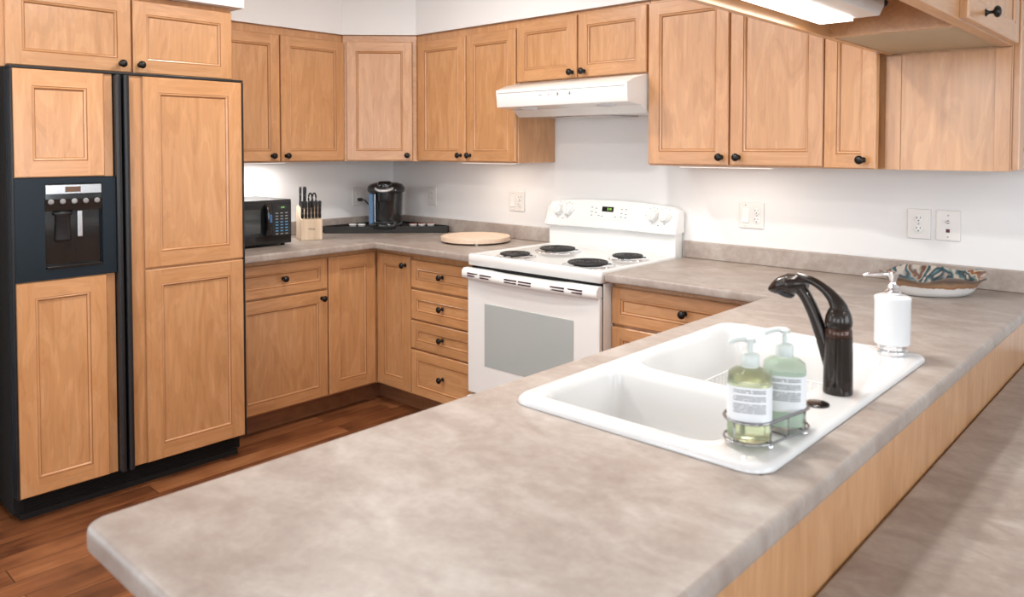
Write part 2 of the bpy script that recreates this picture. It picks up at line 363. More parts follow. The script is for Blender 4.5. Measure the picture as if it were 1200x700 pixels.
wall_with_holes('wall_right', 'x', XR, 0.1, YF, 0.0, ZC, [(a, b, 0.75, 2.25) for a, b in WX])
wall_with_holes('wall_left', 'x', 0.0, -0.1, YF-0.1, 0.1, ZC, [(WL[0], WL[1], 0.75, 2.25)])
wall_with_holes('wall_front', 'y', YF, -0.1, 0.0, XR+0.1, ZC, [(a, b, 0.75, 2.25) for a, b in WY])
def window(n, axis, a, b):
    bm = bmesh.new()
    def bar(u0, u1, z0, z1):
        if axis == 'l': bm_box(bm, -0.06, 0.02, u0, u1, z0, z1, bevel=0.004)
        elif axis == 'x': bm_box(bm, XR-0.02, XR+0.06, u0, u1, z0, z1, bevel=0.004)
        else: bm_box(bm, u0, u1, YF-0.06, YF+0.02, z0, z1, bevel=0.004)
    bar(a-0.07, a+0.03, 0.68, 2.32); bar(b-0.03, b+0.07, 0.68, 2.32); bar(a+0.03, b-0.03, 0.68, 0.78); bar(a+0.03, b-0.03, 2.22, 2.32)
    bar((a+b)/2-0.025, (a+b)/2+0.025, 0.78, 2.22)
    struct('window_%d' % n, bm, TRIMW)
window(1, 'x', *WX[0]); window(2, 'x', *WX[1]); window(3, 'y', *WY[0]); window(4, 'y', *WY[1]); window(5, 'l', *WL)
# soffit above the upper cabinets
bm = bmesh.new()
bm_prism(bm, [(0.0, 0.0), (4.2, 0.0), (4.2, -0.318), (0.615, -0.318), (0.318, -0.615), (0.318, -1.44), (0.0, -1.44)], 'z', 2.080, ZC)
struct('trim_1', bm, WALL)
bm = bmesh.new(); bm_box(bm, 0.0, 0.665, -2.60, -1.405, 2.082, ZC); struct('trim_2', bm, WALL)
for nm, b in (('baseboard_left', (0.0, 0.015, YF, -2.62, 0, 0.09)), ('baseboard_front', (0.015, XR, YF, YF+0.015, 0, 0.09)), ('baseboard_right', (XR-0.015, XR, YF+0.015, 0.0, 0, 0.09)), ('baseboard_back', (4.5, XR-0.015, -0.015, 0.0, 0, 0.09))):
    bm = bmesh.new(); bm_box(bm, *b, bevel=0.003); struct(nm, bm, TRIMW)

# ------------------------------------------------------------------ cabinetry
def knob_mesh():
    bm = bmesh.new()
    bm_lathe(bm, [(0.0105, 0), (0.0100, 0.002), (0.0050, 0.007), (0.0042, 0.013), (0.0055, 0.018), (0.0125, 0.0215), (0.0162, 0.0265), (0.0155, 0.0315), (0.0100, 0.036), (0.003, 0.0375)], n=20)
    bmesh.ops.rotate(bm, verts=bm.verts, cent=(0, 0, 0), matrix=Matrix.Rotation(PI/2, 3, 'X'))
    bmesh.ops.recalc_face_normals(bm, faces=bm.faces)
    me = bpy.data.meshes.new('knob'); bm.to_mesh(me); bm.free(); me.materials.append(KNOBM)
    for p in me.polygons: p.use_smooth = True
    return me
KNOB = knob_mesh()
def panel_bm(w, h, fw=0.057, t=0.020, fh=None, horiz=False, edge=0.0035):
    """framed cabinet front in x 0..w, z 0..h, front at y=-t: stiles and rails, beaded sticking, flat centre panel"""
    fh = fh or fw; bm = bmesh.new(); V = bm.verts.new
    def rect(x0, x1, z0, z1, y): return [V((x0, y, z0)), V((x1, y, z0)), V((x1, y, z1)), V((x0, y, z1))]
    back = rect(0, w, 0, h, 0); side = rect(0, w, 0, h, -(t-edge)); bm.faces.new(back)
    e = edge; fr = rect(e, w-e, e, h-e, -t)
    for A, B, mi in ((back, side, 0), (side, fr, 0)):
        for i in range(4):
            f = bm.faces.new((A[i], A[(i+1) % 4], B[(i+1) % 4], B[i])); f.material_index = (1 if i in (0, 2) else 0)
    a0, a1, a2, a3 = e, fw, w-fw, w-e; c0, c1, c2, c3 = e, fh, h-fh, h-e
    def q(x0, x1, z0, z1, mi): f = bm.faces.new(rect(x0, x1, z0, z1, -t)); f.material_index = mi
    q(a0, a1, c0, c3, 0); q(a2, a3, c0, c3, 0); q(a1, a2, c0, c1, 1); q(a1, a2, c2, c3, 1)
    prof = [(0, t, 0), (0.0016, t-0.0024, 2), (0.0045, t-0.0004, None), (0.0075, t-0.0012, None), (0.0105, t-0.0050, None), (0.0125, t-0.0080, 2)]
    prev = rect(a1, a2, c1, c2, -t)
    for o_, y_, mt in prof[1:]:
        cur = rect(a1+o_, a2-o_, c1+o_, c2-o_, -y_)
        for i in range(4):
            f = bm.faces.new((prev[i], prev[(i+1) % 4], cur[(i+1) % 4], cur[i])); f.material_index = mt if mt is not None else (1 if i in (0, 2) else 0)
        prev = cur
    f = bm.faces.new(prev); f.material_index = 3
    return bm
def front(name, parent, x, z, w, h, y, fw=0.057, knob=None, horiz=False, fh=None, t=0.020):
    bm = panel_bm(w, h, fw, t, fh, horiz)
    bmesh.ops.remove_doubles(bm, verts=bm.verts, dist=1e-6)
    o = obj(name, bm, [MV, MH, GROOVE, PH if horiz else PV], parent, loc=(x, y, z))
    if knob: sub('knob', KNOB, o, (knob[0]-x, -t, knob[1]-z))
    return o
def cabinet(name, label, origin, rz, w, depth, z0, z1, fronts, toe=None, x0=0.0, extra=None, group=None, back=0.001):
    """origin = wall-side left corner, local +x to the viewer's right, local -y outwards. fronts: (kind,x0,x1,z0,z1,knob,horiz)"""
    t = thing(name, label, 'cabinet', (origin[0], origin[1], 0), rz, group)
    bm = bmesh.new(); bm_box(bm, x0, x0+w, -depth, -back, z0, z1, bevel=0.0012, seg=1); obj('body', bm, MV, t)
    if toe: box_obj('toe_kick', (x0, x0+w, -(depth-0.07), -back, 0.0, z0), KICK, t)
    for kind, a, b, c, d, kn, hz in fronts:
        fw = 0.044 if kind == 'drawer' else 0.055
        front(kind, t, a, c, b-a, d-c, -depth-0.0006, fw, kn, hz)
    return t
R90 = PI/2
# --- left wall bases (local x = world y). origin at (0, y_left)
yl = -1.455
cabinet('base_cabinet', 'maple base cabinet between refrigerator and corner, one drawer over one door', (0, yl), R90, 0.553, 0.565, 0.105, 0.876,
        [('drawer', 0.030, 0.549, 0.688, 0.850, (-1.166-yl, 0.772), True), ('door', 0.030, 0.549, 0.116, 0.678, (-0.942-yl, 0.640), False)], toe=True)
# --- corner base cabinet with two doors meeting in the inner corner
t = thing('corner_base_cabinet', 'maple corner base cabinet with two tall narrow doors meeting at right angle', 'cabinet', (0, 0, 0))
bm = bmesh.new(); bm_prism(bm, [(0.001, -0.001), (0.877, -0.001), (0.877, -0.565), (0.565, -0.565), (0.565, -0.901), (0.001, -0.901)], 'z', 0.105, 0.876); obj('body', bm, MV, t)
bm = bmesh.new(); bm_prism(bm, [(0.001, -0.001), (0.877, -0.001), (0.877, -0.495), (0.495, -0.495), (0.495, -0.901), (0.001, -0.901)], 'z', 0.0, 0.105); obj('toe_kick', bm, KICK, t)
d = front('door', t, 0, 0.116, 0.304, 0.734, 0, 0.062); d.location = (0.5656, -0.897, 0.116); d.rotation_euler = (0, 0, R90)
d = front('door', t, 0.590, 0.116, 0.284, 0.734, -0.5656, 0.060, (0.835, 0.800)); 
# --- drawer bank left of the stove
dz = [(0.688, 0.836), (0.521, 0.676), (0.364, 0.512), (0.116, 0.355)]
cabinet('drawer_base_cabinet', 'maple base cabinet with four stacked drawers left of white stove', (0.878, 0), 0, 0.520, 0.565, 0.105, 0.876,
        [('drawer', 0.003, 0.513, a, b, (0.252, (a+b)/2+0.005), True) for a, b in dz], toe=True)
# --- right of the stove
cabinet('drawer_base_cabinet', 'maple base cabinet with wide drawers right of white stove, half hidden by sink', (2.186, 0), 0, 0.729, 0.575, 0.105, 0.876,
        [('drawer', 0.001, 0.700, a, b, (0.345, (a+b)/2+0.012), True) for a, b in [(0.698, 0.852), (0.410, 0.686), (0.116, 0.398)]], toe=True)
# --- peninsula base with panelled outer side
t = thing('peninsula_base_cabinet', 'long maple peninsula cabinet carrying the sink, plain panel on its outer side', 'cabinet', (0, 0, 0))
bm = bmesh.new(); ob = [(2.960, -2.81), (3.550, -2.81), (3.550, -0.001), (2.960, -0.001)]
XA, XB, YA, YB = 2.960, 3.545, -2.80, -0.001
# open topped carcass (floor, sides, end) so the sink bowls hang inside it
bm_box(bm, XA, XB, YA, YB, 0.105, 0.125); bm_box(bm, XA, XA+0.018, YA, YB, 0.125, 0.876); bm_box(bm, XB-0.018, XB, YA, YB, 0.125, 0.876)
bm_box(bm, XA+0.018, XB-0.018, YA, YA+0.018, 0.125, 0.876); bm_box(bm, XA+0.018, XB-0.018, YB-0.018, YB, 0.125, 0.876)
obj('body', bm, MV, t)
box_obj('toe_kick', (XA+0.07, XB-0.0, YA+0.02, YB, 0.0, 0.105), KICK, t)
box_obj('back_panel', (XB+0.0005, 3.570, YA, YB, 0.0, 0.875), PV, t)
yy = -2.78
for wd in (0.44, 0.44, 0.44, 0.44):
    dd = front('door', t, 0, 0.116, wd-0.008, 0.725, 0, 0.057, (0.05, 0.79)); dd.location = (XA-0.0006, yy+wd-0.004, 0.116); dd.rotation_euler = (0, 0, -R90)
    yy += wd

# --- uppers
ZB, ZT = 1.352, 2.079
t = cabinet('wall_cabinet', 'short maple cabinet with two doors above the black refrigerator', (0, -2.385), R90, 0.94, 0.61, 1.741, 2.081,
        [('door', 0.024, 0.484, 1.749, 2.058, (-1.944+2.385, 1.783), False), ('door', 0.492, 0.936, 1.749, 2.058, (-1.868+2.385, 1.783), False)])
cabinet('wall_cabinet', 'tall maple wall cabinet with two doors on left wall above microwave', (0, -1.437), R90, 0.834, 0.296, ZB, ZT,
        [('door', 0.030, 0.420, 1.357, 2.036, (0.372, 1.387), False), ('door', 0.428, 0.834, 1.357, 2.038, (0.455, 1.387), False)])
t = thing('corner_wall_cabinet', 'diagonal maple corner wall cabinet with single door above coffee maker', 'cabinet', (0, 0, 0))
bm = bmesh.new(); bm_prism(bm, [(0.001, -0.001), (0.602, -0.001), (0.602, -0.304), (0.304, -0.602), (0.001, -0.602)], 'z', ZB, ZT, bevel=0.001, seg=1); obj('body', bm, MH, t)
Ld = 0.298*math.sqrt(2)
dd = front('door', t, 0, 0, Ld-0.044, 0.684, 0, 0.055, (Ld-0.044-0.030, 0.030))
dd.location = (0.304+0.022*math.cos(PI/4)+0.0005, -0.602+0.022*math.sin(PI/4)-0.0005, 1.357); dd.rotation_euler = (0, 0, PI/4)
cabinet('wall_cabinet', 'tall maple wall cabinet with two doors left of range hood', (0.603, 0), 0, 0.790, 0.296, ZB, ZT,
        [('door', 0.028, 0.418, 1.357, 2.038, (0.382, 1.389), False), ('door', 0.426, 0.786, 1.357, 2.038, (0.456, 1.389), False)])
cabinet('wall_cabinet', 'short maple wall cabinet with two doors directly above range hood', (1.394, 0), 0, 0.782, 0.296, 1.757, ZT,
        [('door', 0.004, 0.388, 1.764, 2.062, (0.363, 1.790), False), ('door', 0.396, 0.776, 1.764, 2.062, (0.434, 1.790), False)])
cabinet('wall_cabinet', 'tall maple wall cabinet with two wide doors right of range hood', (2.177, 0), 0, 0.770, 0.296, ZB, ZT,
        [('door', 0.004, 0.385, 1.358, 2.062, (0.356, 1.391), False), ('door', 0.393, 0.767, 1.358, 2.062, (0.431, 1.391), False)])
# blind corner cabinet: narrow door, then a blank veneer panel below the hanging cabinet, door on its outer side
t = cabinet('blind_corner_wall_cabinet', 'maple wall cabinet with narrow slightly open door and wide blank panel beside it', (2.948, 0), 0, 0.593, 0.296, ZB, ZT,
        [])
d = front('door', t, 0.004, 1.354, 0.205, 0.708, -0.2966, 0.052, (0.165, 1.386)); d.rotation_euler = (0, 0, -0.245); d['label'] = 'narrow door standing slightly open'
box_obj('stile', (0.211, 0.262, -0.303, -0.2965, ZB, 1.7535), MV, t, bevel=0.001)
box_obj('filler_panel', (0.263, 0.545, -0.300, -0.2965, ZB, 1.7535), PV, t)
box_obj('stile', (0.546, 0.590, -0.306, -0.2965, ZB, 1.7535), MV, t, bevel=0.001)
d = front('door', t, 0, 0, 0.27, 0.68, 0, 0.055); d.location = (0.5936, -0.285, 1.357); d.rotation_euler = (0, 0, R90)
# hanging cabinet above the peninsula with a lamp recess in its underside
t = thing('hanging_cabinet', 'maple cabinet hanging above the peninsula with lamp recess underneath', 'cabinet', (0, 0, 0))
bm = bmesh.new(); ZH = 1.755
HX0, HX1, HY0, HY1 = 3.160, 3.541, -2.50, -0.3085
bm_box(bm, HX0, HX1, HY0, HY1, 1.856, 2.079)                      # carcass above the recess
bm_box(bm, HX0, HX0+0.020, HY0, HY1, ZH, 1.856, bevel=0.001)      # inner rail
bm_box(bm, HX1-0.035, HX1, HY0, HY1, ZH, 1.856, bevel=0.001)      # outer rail
bm_box(bm, HX0+0.020, HX1-0.035, -0.895, -0.876, ZH, 1.856)       # end of recess
bm_box(bm, HX0+0.020, HX1-0.035, HY0, HY0+0.019, ZH, 1.856)
obj('body', bm, MYG, t)
box_obj('underside_panel', (HX0+0.0205, HX1-0.0355, -0.875, HY1-0.0005, ZH+0.004, ZH+0.016), UNDER, t)
d = front('door', t, 0, 0, 0.665, 0.30, 0, 0.055, (0.19, 0.035)); d.location = (HX1+0.0006, -0.995, 1.760); d.rotation_euler = (0, 0, R90)
d = front('door', t, 0, 0, 0.66, 0.20, 0, 0.055, (0.62, 0.035)); d.location = (HX1+0.0006, -1.700, 1.860); d.rotation_euler = (0, 0, R90)
d = front('door', t, 0, 0, 0.66, 0.20, 0, 0.055, (0.04, 0.035)); d.location = (HX1+0.0006, -2.390, 1.860); d.rotation_euler = (0, 0, R90)

bm = bmesh.new(); bm_lathe(bm, [(0.006, 0), (0.0055, -0.002), (0.001, -0.0028)], n=12); obj('screw', bm, SILVER, t, loc=(3.170, -0.43, 1.7548))

# tall end panel beside refrigerator (just out of frame, closes the alcove)
tag(box_obj('end_panel', (0.001, 0.60, -2.62, -2.60, 0.0, 2.08), PV), 'tall maple panel at left end of refrigerator alcove', 'panel')

# ------------------------------------------------------------------ worktops
def worktop(name, outline, hole, label, mat=LAM, z0=0.8765, z1=0.915, bev=0.010):
    bm = bmesh.new()
    def loop(pts):
        vs = [bm.verts.new((x, y, z1)) for x, y in pts]; return [bm.edges.new((vs[i], vs[(i+1) % len(vs)])) for i in range(len(vs))]
    ed = loop(outline)
    if hole: ed += loop(hole)
    r = bmesh.ops.triangle_fill(bm, edges=ed, use_beauty=True)
    faces = [f for f in r['geom'] if isinstance(f, bmesh.types.BMFace)]
    ret = bmesh.ops.extrude_face_region(bm, geom=faces)
    vs = [v for v in ret['geom'] if isinstance(v, bmesh.types.BMVert)]
    for v in vs: v.co.z = z0
    bmesh.ops.recalc_face_normals(bm, faces=bm.faces)
    edges = [e for e in bm.edges if len(e.link_faces) == 2 and e.calc_face_angle(0) > 1.0 and abs(e.verts[0].co.z-e.verts[1].co.z) < 1e-5]
    if bev: bmesh.ops.bevel(bm, geom=edges, offset=bev, segments=4, affect='EDGES', profile=0.5)
    return tag(obj(name, bm, mat, smooth_angle=35), label, 'countertop')
def arc(cx, cy, r, a0, a1, n=6): return [(cx+r*math.cos(a0+(a1-a0)*i/n), cy+r*math.sin(a0+(a1-a0)*i/n)) for i in range(n+1)]
BS = 0.994
wt = worktop('worktop', [(0.002, -0.002), (1.396, -0.002), (1.396, -0.649), (0.649, -0.649), (0.649, -1.452), (0.002, -1.452)], None,
        'taupe laminate worktop running from refrigerator round corner to white stove')
bm = bmesh.new()
bm_prism(bm, [(0.0015, -1.452), (0.0205, -1.452), (0.0205, -0.0205), (1.396, -0.0205), (1.396, -0.0015), (0.0015, -0.0015)], 'z', 0.9155, BS, bevel=0.0035)
obj('backsplash', bm, LAM, wt)
SX0, SX1, SY0, SY1 = 2.990, 3.530, -2.090, -1.170
r_ = 0.03
outl = [(2.190, -0.002)] + [(2.190, -0.649), (2.8952, -0.649)] + [(2.8952, -2.854+r_)] + arc(2.8952+r_, -2.854+r_, r_, PI, 1.5*PI)[1:] + arc(3.598-r_, -2.854+r_, r_, 1.5*PI, 2*PI)[:-1] + [(3.598, -2.854+r_), (3.598, -0.002)]
hole = [(SX0+0.018, SY0+0.018), (SX0+0.018, SY1-0.018), (SX1-0.018, SY1-0.018), (SX1-0.018, SY0+0.018)]
wt2 = worktop('peninsula_worktop', outl, hole, 'taupe laminate worktop right of stove turning into the long peninsula with sink')
bm = bmesh.new(); bm_box(bm, 2.190, 3.598, -0.0205, -0.0015, 0.9155, BS, bevel=0.0035); obj('backsplash', bm, LAM, wt2)

# lower eating table on the outer side of the peninsula
t = thing('lower_table', 'lower taupe laminate table along the outer side of the peninsula', 'table', (0, 0, 0))
bm = bmesh.new(); bm_box(bm, 3.5715, 4.42, -3.0, -0.003, 0.672, 0.710, bevel=0.010, seg=4); obj('table_top', bm, LAM, t, smooth_angle=35)
for y in (-2.9, -0.12):
    box_obj('leg', (4.28, 4.35, y, y+0.07, 0.0, 0.6715), MV, t, bevel=0.004)
box_obj('apron', (3.5715, 4.28, -2.87, -2.85, 0.60, 0.6715), MH, t, bevel=0.002)

# ------------------------------------------------------------------ refrigerator
t = thing('refrigerator', 'black side by side refrigerator faced with maple panels and water dispenser', 'refrigerator', (0, 0, 0))
FX = 0.735
box_obj('case', (0.03, 0.685, -2.383, -1.461, 0.025, 1.736), DARK, t, bevel=0.003)
bm = bmesh.new()
bm_box(bm, 0.50, 0.690, -2.36, -1.475, 0.0, 0.0245)
for i in range(7): bm_box(bm, 0.686, 0.692, -2.35, -1.485, 0.028+i*0.009, 0.033+i*0.009)
obj('toe_grille', bm, DARK, t)
def fdoor(y0, y1): return box_obj('door', (0.688, FX, y0, y1, 0.100, 1.727), FRBLK, t, bevel=0.003)
L_ = fdoor(-2.382, -1.993); R_ = fdoor(-1.987, -1.462)
tr = box_obj('top_trim', (0.690, 0.752, -2.3825, -1.4615, 1.7275, 1.737), BLACKS, t, bevel=0.001)
def skin(parent, y0, y1, z0, z1):   # flat maple skin beside the raised panel
    return box_obj('panel_skin', (FX+0.0003, 0.742, y0, y1, z0, z1), MV, parent)
def fpanel(parent, y0, y1, z0, z1, fw=0.062, x=0.7424, tt=0.0125):
    bm = panel_bm(y1-y0, z1-z0, fw, tt); bmesh.ops.remove_doubles(bm, verts=bm.verts, dist=1e-6)
    o = obj('wood_panel', bm, [MV, MH, GROOVE, PV], parent, loc=(x, y0, z0), rot=(0, 0, R90)); return o
skin(L_, -2.374, -2.023, 1.316, 1.726); fpanel(L_, -2.373, -2.058, 1.317, 1.725)
skin(L_, -2.376, -2.023, 0.104, 0.922); fpanel(L_, -2.375, -2.058, 0.105, 0.921)
skin(R_, -1.962, -1.4700, 0.104, 1.726); fpanel(R_, -1.906, -1.4700, 0.926, 1.725, 0.064); fpanel(R_, -1.906, -1.4700, 0.105, 0.918, 0.064)
# dispenser fascia: frame around a cavity
dy0, dy1, dz0, dz1 = -2.376, -2.021, 0.925, 1.313
oy0, oy1, oz0, oz1 = -2.276, -2.071, 0.965, 1.292
bm = bmesh.new()
for b in ((dy0, oy0, dz0, dz1), (oy1, dy1, dz0, dz1), (oy0, oy1, dz0, oz0), (oy0, oy1, oz1, dz1)): bm_box(bm, FX+0.0004, 0.758, *b)
box_obj('edge_trim', (FX+0.0003, 0.7555, -1.4695, -1.4625, 0.102, 1.726), BLACKS, R_)
box_obj('edge_trim', (FX+0.0003, 0.7545, -2.3815, -2.3765, 0.102, 1.726), BLACKS, L_)
disp = obj('water_dispenser', bm, FRBLK, L_); disp['label'] = 'black glossy water and ice dispenser'
bm = bmesh.new(); bm_box(bm, FX+0.0004, 0.737, oy0, oy1, oz0, 1.190); obj('cavity', bm, BLACKG, disp)
bm = bmesh.new(); bm_prism(bm, [(FX+0.0004, 1.190), (0.756, 1.186), (0.760, 1.232), (0.7575, 1.290), (FX+0.0004, 1.290)], 'y', oy0+0.001, oy1-0.001, bevel=0.002); obj('control_panel', bm, BLACKG, disp)
bm = bmesh.new(); bm_box(bm, 0.7578, 0.7600, oy0+0.004, oy1-0.004, 1.252, 1.286, bevel=0.0006); obj('display', bm, SILVER, disp)
box_obj('screen', (0.7602, 0.7606, -2.205, -2.150, 1.258, 1.279), plain('brown_screen', (0.13, 0.07, 0.04), 0.2), disp)
for k in range(5):
    bm = bmesh.new(); bm_lathe(bm, [(0.011, 0), (0.010, 0.003), (0.004, 0.0035)], n=14)
    obj('button', bm, DISP if k != 2 else GREYK, disp, loc=(0.7595, -2.255+k*0.041, 1.222), rot=(0, PI/2, 0))
bm = bmesh.new(); bm_loft(bm, [circ(0.740, -2.21, z, r*0.35, r, 18) for z, r in ((1.186, 0.036), (1.170, 0.034), (1.165, 0.026), (1.075, 0.030), (1.068, 0.028))]); obj('paddle', bm, BLACKS, disp)
box_obj('chute', (0.738, 0.750, -2.160, -2.142, 1.08, 1.185), SILVER, disp, bevel=0.003)
bm = bmesh.new(); bm_box(bm, 0.7375, 0.764, oy0+0.004, oy1-0.004, 0.966, 0.974, bevel=0.001)
for k in range(4): bm_box(bm, 0.740+k*0.0055, 0.742+k*0.0055, oy0+0.012, oy1-0.04, 0.974, 0.9765)
obj('drip_tray', bm, BLACKG, disp)
for par, a, b in ((L_, -2.019, -1.9975), (R_, -1.987, -1.966)):
    bm = bmesh.new(); bm_prism(bm, [(FX+0.0004, a), (0.770, a), (0.776, (a*0.6+b*0.4)), (0.770, b), (FX+0.0004, b)], 'z', 0.103, 1.724, bevel=0.0025); obj('handle', bm, BLACKS, par)

# ------------------------------------------------------------------ stove
t = thing('stove', 'white electric stove with four black coil burners under range hood', 'stove', (0, 0, 0))
X0, X1 = 1.402, 2.183; XC = (X0+X1)/2
box_obj('body', (X0+0.002, X1-0.002, -0.640, -0.012, 0.03, 0.868), ENAMEL, t, bevel=0.002)
box_obj('base', (X0+0.02, X1-0.02, -0.60, -0.02, 0.0, 0.0295), DARK, t)
bm = bmesh.new()
# cooktop: tray with raised edge
ZK = 0.924
def rr(x0, x1, y0, y1, r, z, n=5):
    return [(x, y, z) for x, y in arc(x1-r, y1-r, r, 0, PI/2, n)+arc(x0+r, y1-r, r, PI/2, PI, n)+arc(x0+r, y0+r, r, PI, 1.5*PI, n)+arc(x1-r, y0+r, r, 1.5*PI, 2*PI, n)]
cx0, cx1, cy0, cy1 = X0-0.001, X1+0.001, -0.668, -0.075
bm_loft(bm, [rr(cx0, cx1, cy0, cy1, 0.012, 0.8725), rr(cx0, cx1, cy0, cy1, 0.012, 0.916), rr(cx0+0.003, cx1-0.003, cy0+0.003, cy1-0.002, 0.012, 0.9225), rr(cx0+0.008, cx1-0.008, cy0+0.008, cy1-0.003, 0.012, 0.9245),
             rr(cx0+0.020, cx1-0.020, cy0+0.026, cy1-0.004, 0.012, 0.9235), rr(cx0+0.032, cx1-0.032, cy0+0.040, cy1-0.005, 0.012, 0.9185)])
obj('cooktop', bm, ENAMEL, t)
def burner(x, y, R):
    bm = bmesh.new(); prof = [(R*1.18, 0.9187), (R*1.18, 0.9215), (R*1.12, 0.9240), (R*1.04, 0.9222), (R*0.6, 0.9192), (0.01, 0.9190)]
    bm_lathe(bm, prof, n=40); pan = obj('drip_pan', bm, CHROME, t, loc=(x, y, 0)); 
    bm = bmesh.new(); pts = []; turns = 5 if R > 0.09 else 4
    for i in range(turns*28+1):
        a = 2*PI*i/28; r = 0.018+(R-0.006-0.018)*i/(turns*28); pts.append((r*math.cos(a), r*math.sin(a), 0.9335))
    bm_tube(bm, pts, 0.0052, n=8, flat=1.25)
    bm_lathe(bm, [(0.015, 0.928), (0.016, 0.934), (0.012, 0.9365), (0.002, 0.937)], n=16)
    for k in range(3):
        a = 2*PI*k/3+0.5; bm_tube(bm, [(0, 0, 0.9275), (R*1.0*math.cos(a), R*1.0*math.sin(a), 0.9275)], 0.0026, n=6)
    obj('coil_burner', bm, COILM, t, loc=(x, y, 0))
burner(1.615, -0.560, 0.080); burner(1.640, -0.275, 0.098); burner(2.030, -0.545, 0.098); burner(2.045, -0.262, 0.080)
# backguard: lower riser and sloped console with arched top
bm = bmesh.new(); bm_box(bm, X0+0.012, X1-0.004, -0.074, -0.012, 0.870, 1.050, bevel=0.003); obj('backguard_riser', bm, ENAMEL, t)
bm = bmesh.new(); N_ = 24; ra, rb, rc, rd = [], [], [], []
loops = []
for i in range(N_+1):
    s = i/N_; x = X0-0.002+(X1+0.008-X0)*s; e = (2*s-1); zt = 1.168-0.020*abs(e)**2.2-(0.018*max(0, (abs(e)-0.95)/0.05)**1.5); zb = 1.020+0.004*(1-e*e)
    inset = 0.010*max(0, (abs(e)-0.94)/0.06)**2
    loops.append([(x, -0.012, zb+0.012), (x, -0.088+inset, zb+0.004), (x, -0.098+inset, zb+0.001), (x, -0.104+inset, zb+0.006), (x, -0.104+inset, zb+0.014), (x, -0.076+inset, zt-0.012), (x, -0.068+inset, zt-0.004), (x, -0.056, zt), (x, -0.012, zt-0.002)])
bm_loft(bm, loops); bg = obj('backguard_console', bm, ENAMEL, t, smooth_angle=40)
sl = math.atan2(0.028, 0.126)   # slope of the console face
def on_console(x, z, off=0.0): return (x, -0.104+(z-1.036)*0.222-off, z)
for kx, kz in ((1.492, 1.108), (1.556, 1.108), (2.066, 1.108), (2.132, 1.108)):
    bm = bmesh.new(); bm_lathe(bm, [(0.0300, 0.0), (0.0295, 0.004), (0.0265, 0.006), (0.0245, 0.020), (0.022, 0.0225), (0.003, 0.023)], n=28)
    bm_box(bm, -0.005, 0.005, -0.024, 0.024, 0.0215, 0.029, bevel=0.002)
    obj('knob', bm, ENAMEL2, t, loc=on_console(kx, kz, 0.0005), rot=(PI/2-0.22, 0, 0), smooth_angle=40)
box_obj('control_panel', (-0.125, 0.125, -0.0012, 0.0, -0.036, 0.036), ENAMEL2, t, bevel=0.0005, loc=on_console(XC+0.02, 1.108, 0.0003), rot=(-0.22, 0, 0))
scr = box_obj('clock_display', (-0.034, 0.034, -0.003, 0.0, -0.0125, 0.0125), BLACKG, t, bevel=0.0008, loc=on_console(XC+0.012, 1.124, 0.0018), rot=(-0.22, 0, 0)); scr['label'] = 'black clock window with green digits'
tm = text_mesh('2:19', 0.015); tm.materials.append(GREEN)
sub('digits', tm, scr, (0.010, -0.0034, 0.0), (PI/2, 0, 0))
for gx, gz in [(-0.105, 0.022), (-0.105, 0.0), (-0.105, -0.018), (-0.08, 0.018), (-0.08, -0.004), (-0.06, -0.018), (0.075, 0.020), (0.075, 0.0), (0.075, -0.018), (0.10, 0.020), (0.10, -0.004), (0.10, -0.02), (-0.04, -0.02), (0.04, -0.02)]:
    box_obj('key_mark', (gx-0.0055, gx+0.0055, -0.0006, 0, gz-0.002, gz+0.002), DISP, t, loc=on_console(XC+0.02, 1.108, 0.0018), rot=(-0.22, 0, 0))
for kx in (1.492, 1.556, 2.066, 2.132):
    for a in (60, 90, 120, 0, 180, 270): 
        px, pz = kx+0.0385*math.cos(math.radians(a)), 1.108+0.038*math.sin(math.radians(a)); q = on_console(px, pz, 0.0006)
        box_obj('dial_mark', (px-0.0022, px+0.0022, q[1], q[1]+0.0006, pz-0.0018, pz+0.0018), DISP, t)
for kx in (1.524, 2.099):
    bm = bmesh.new(); bm_lathe(bm, [(0.003, 0), (0.0028, 0.0012), (0.0005, 0.0015)], n=10); obj('indicator_light', bm, REDDOT, t, loc=on_console(kx, 1.064, 0.0003), rot=(PI/2-0.22, 0, 0))
# black gap, oven door, window, handle with vents, storage drawer
box_obj('door_gap_shade', (X0+0.012, X1-0.006, -0.6495, -0.6405, 0.25, 0.868), DARK, t)  # dark sheet standing in for the shade in the oven door gap
bm = bmesh.new(); dr = obj('oven_door', (lambda b: (bm_box(b, X0+0.004, X1-0.002, -0.672, -0.650, 0.262, 0.808, bevel=0.004), b)[1])(bm), ENAMEL, t)
gl = box_obj('oven_window', (1.520, 2.048, -0.6742, -0.6722, 0.405, 0.700), OVGLASS, dr, bevel=0.0008)
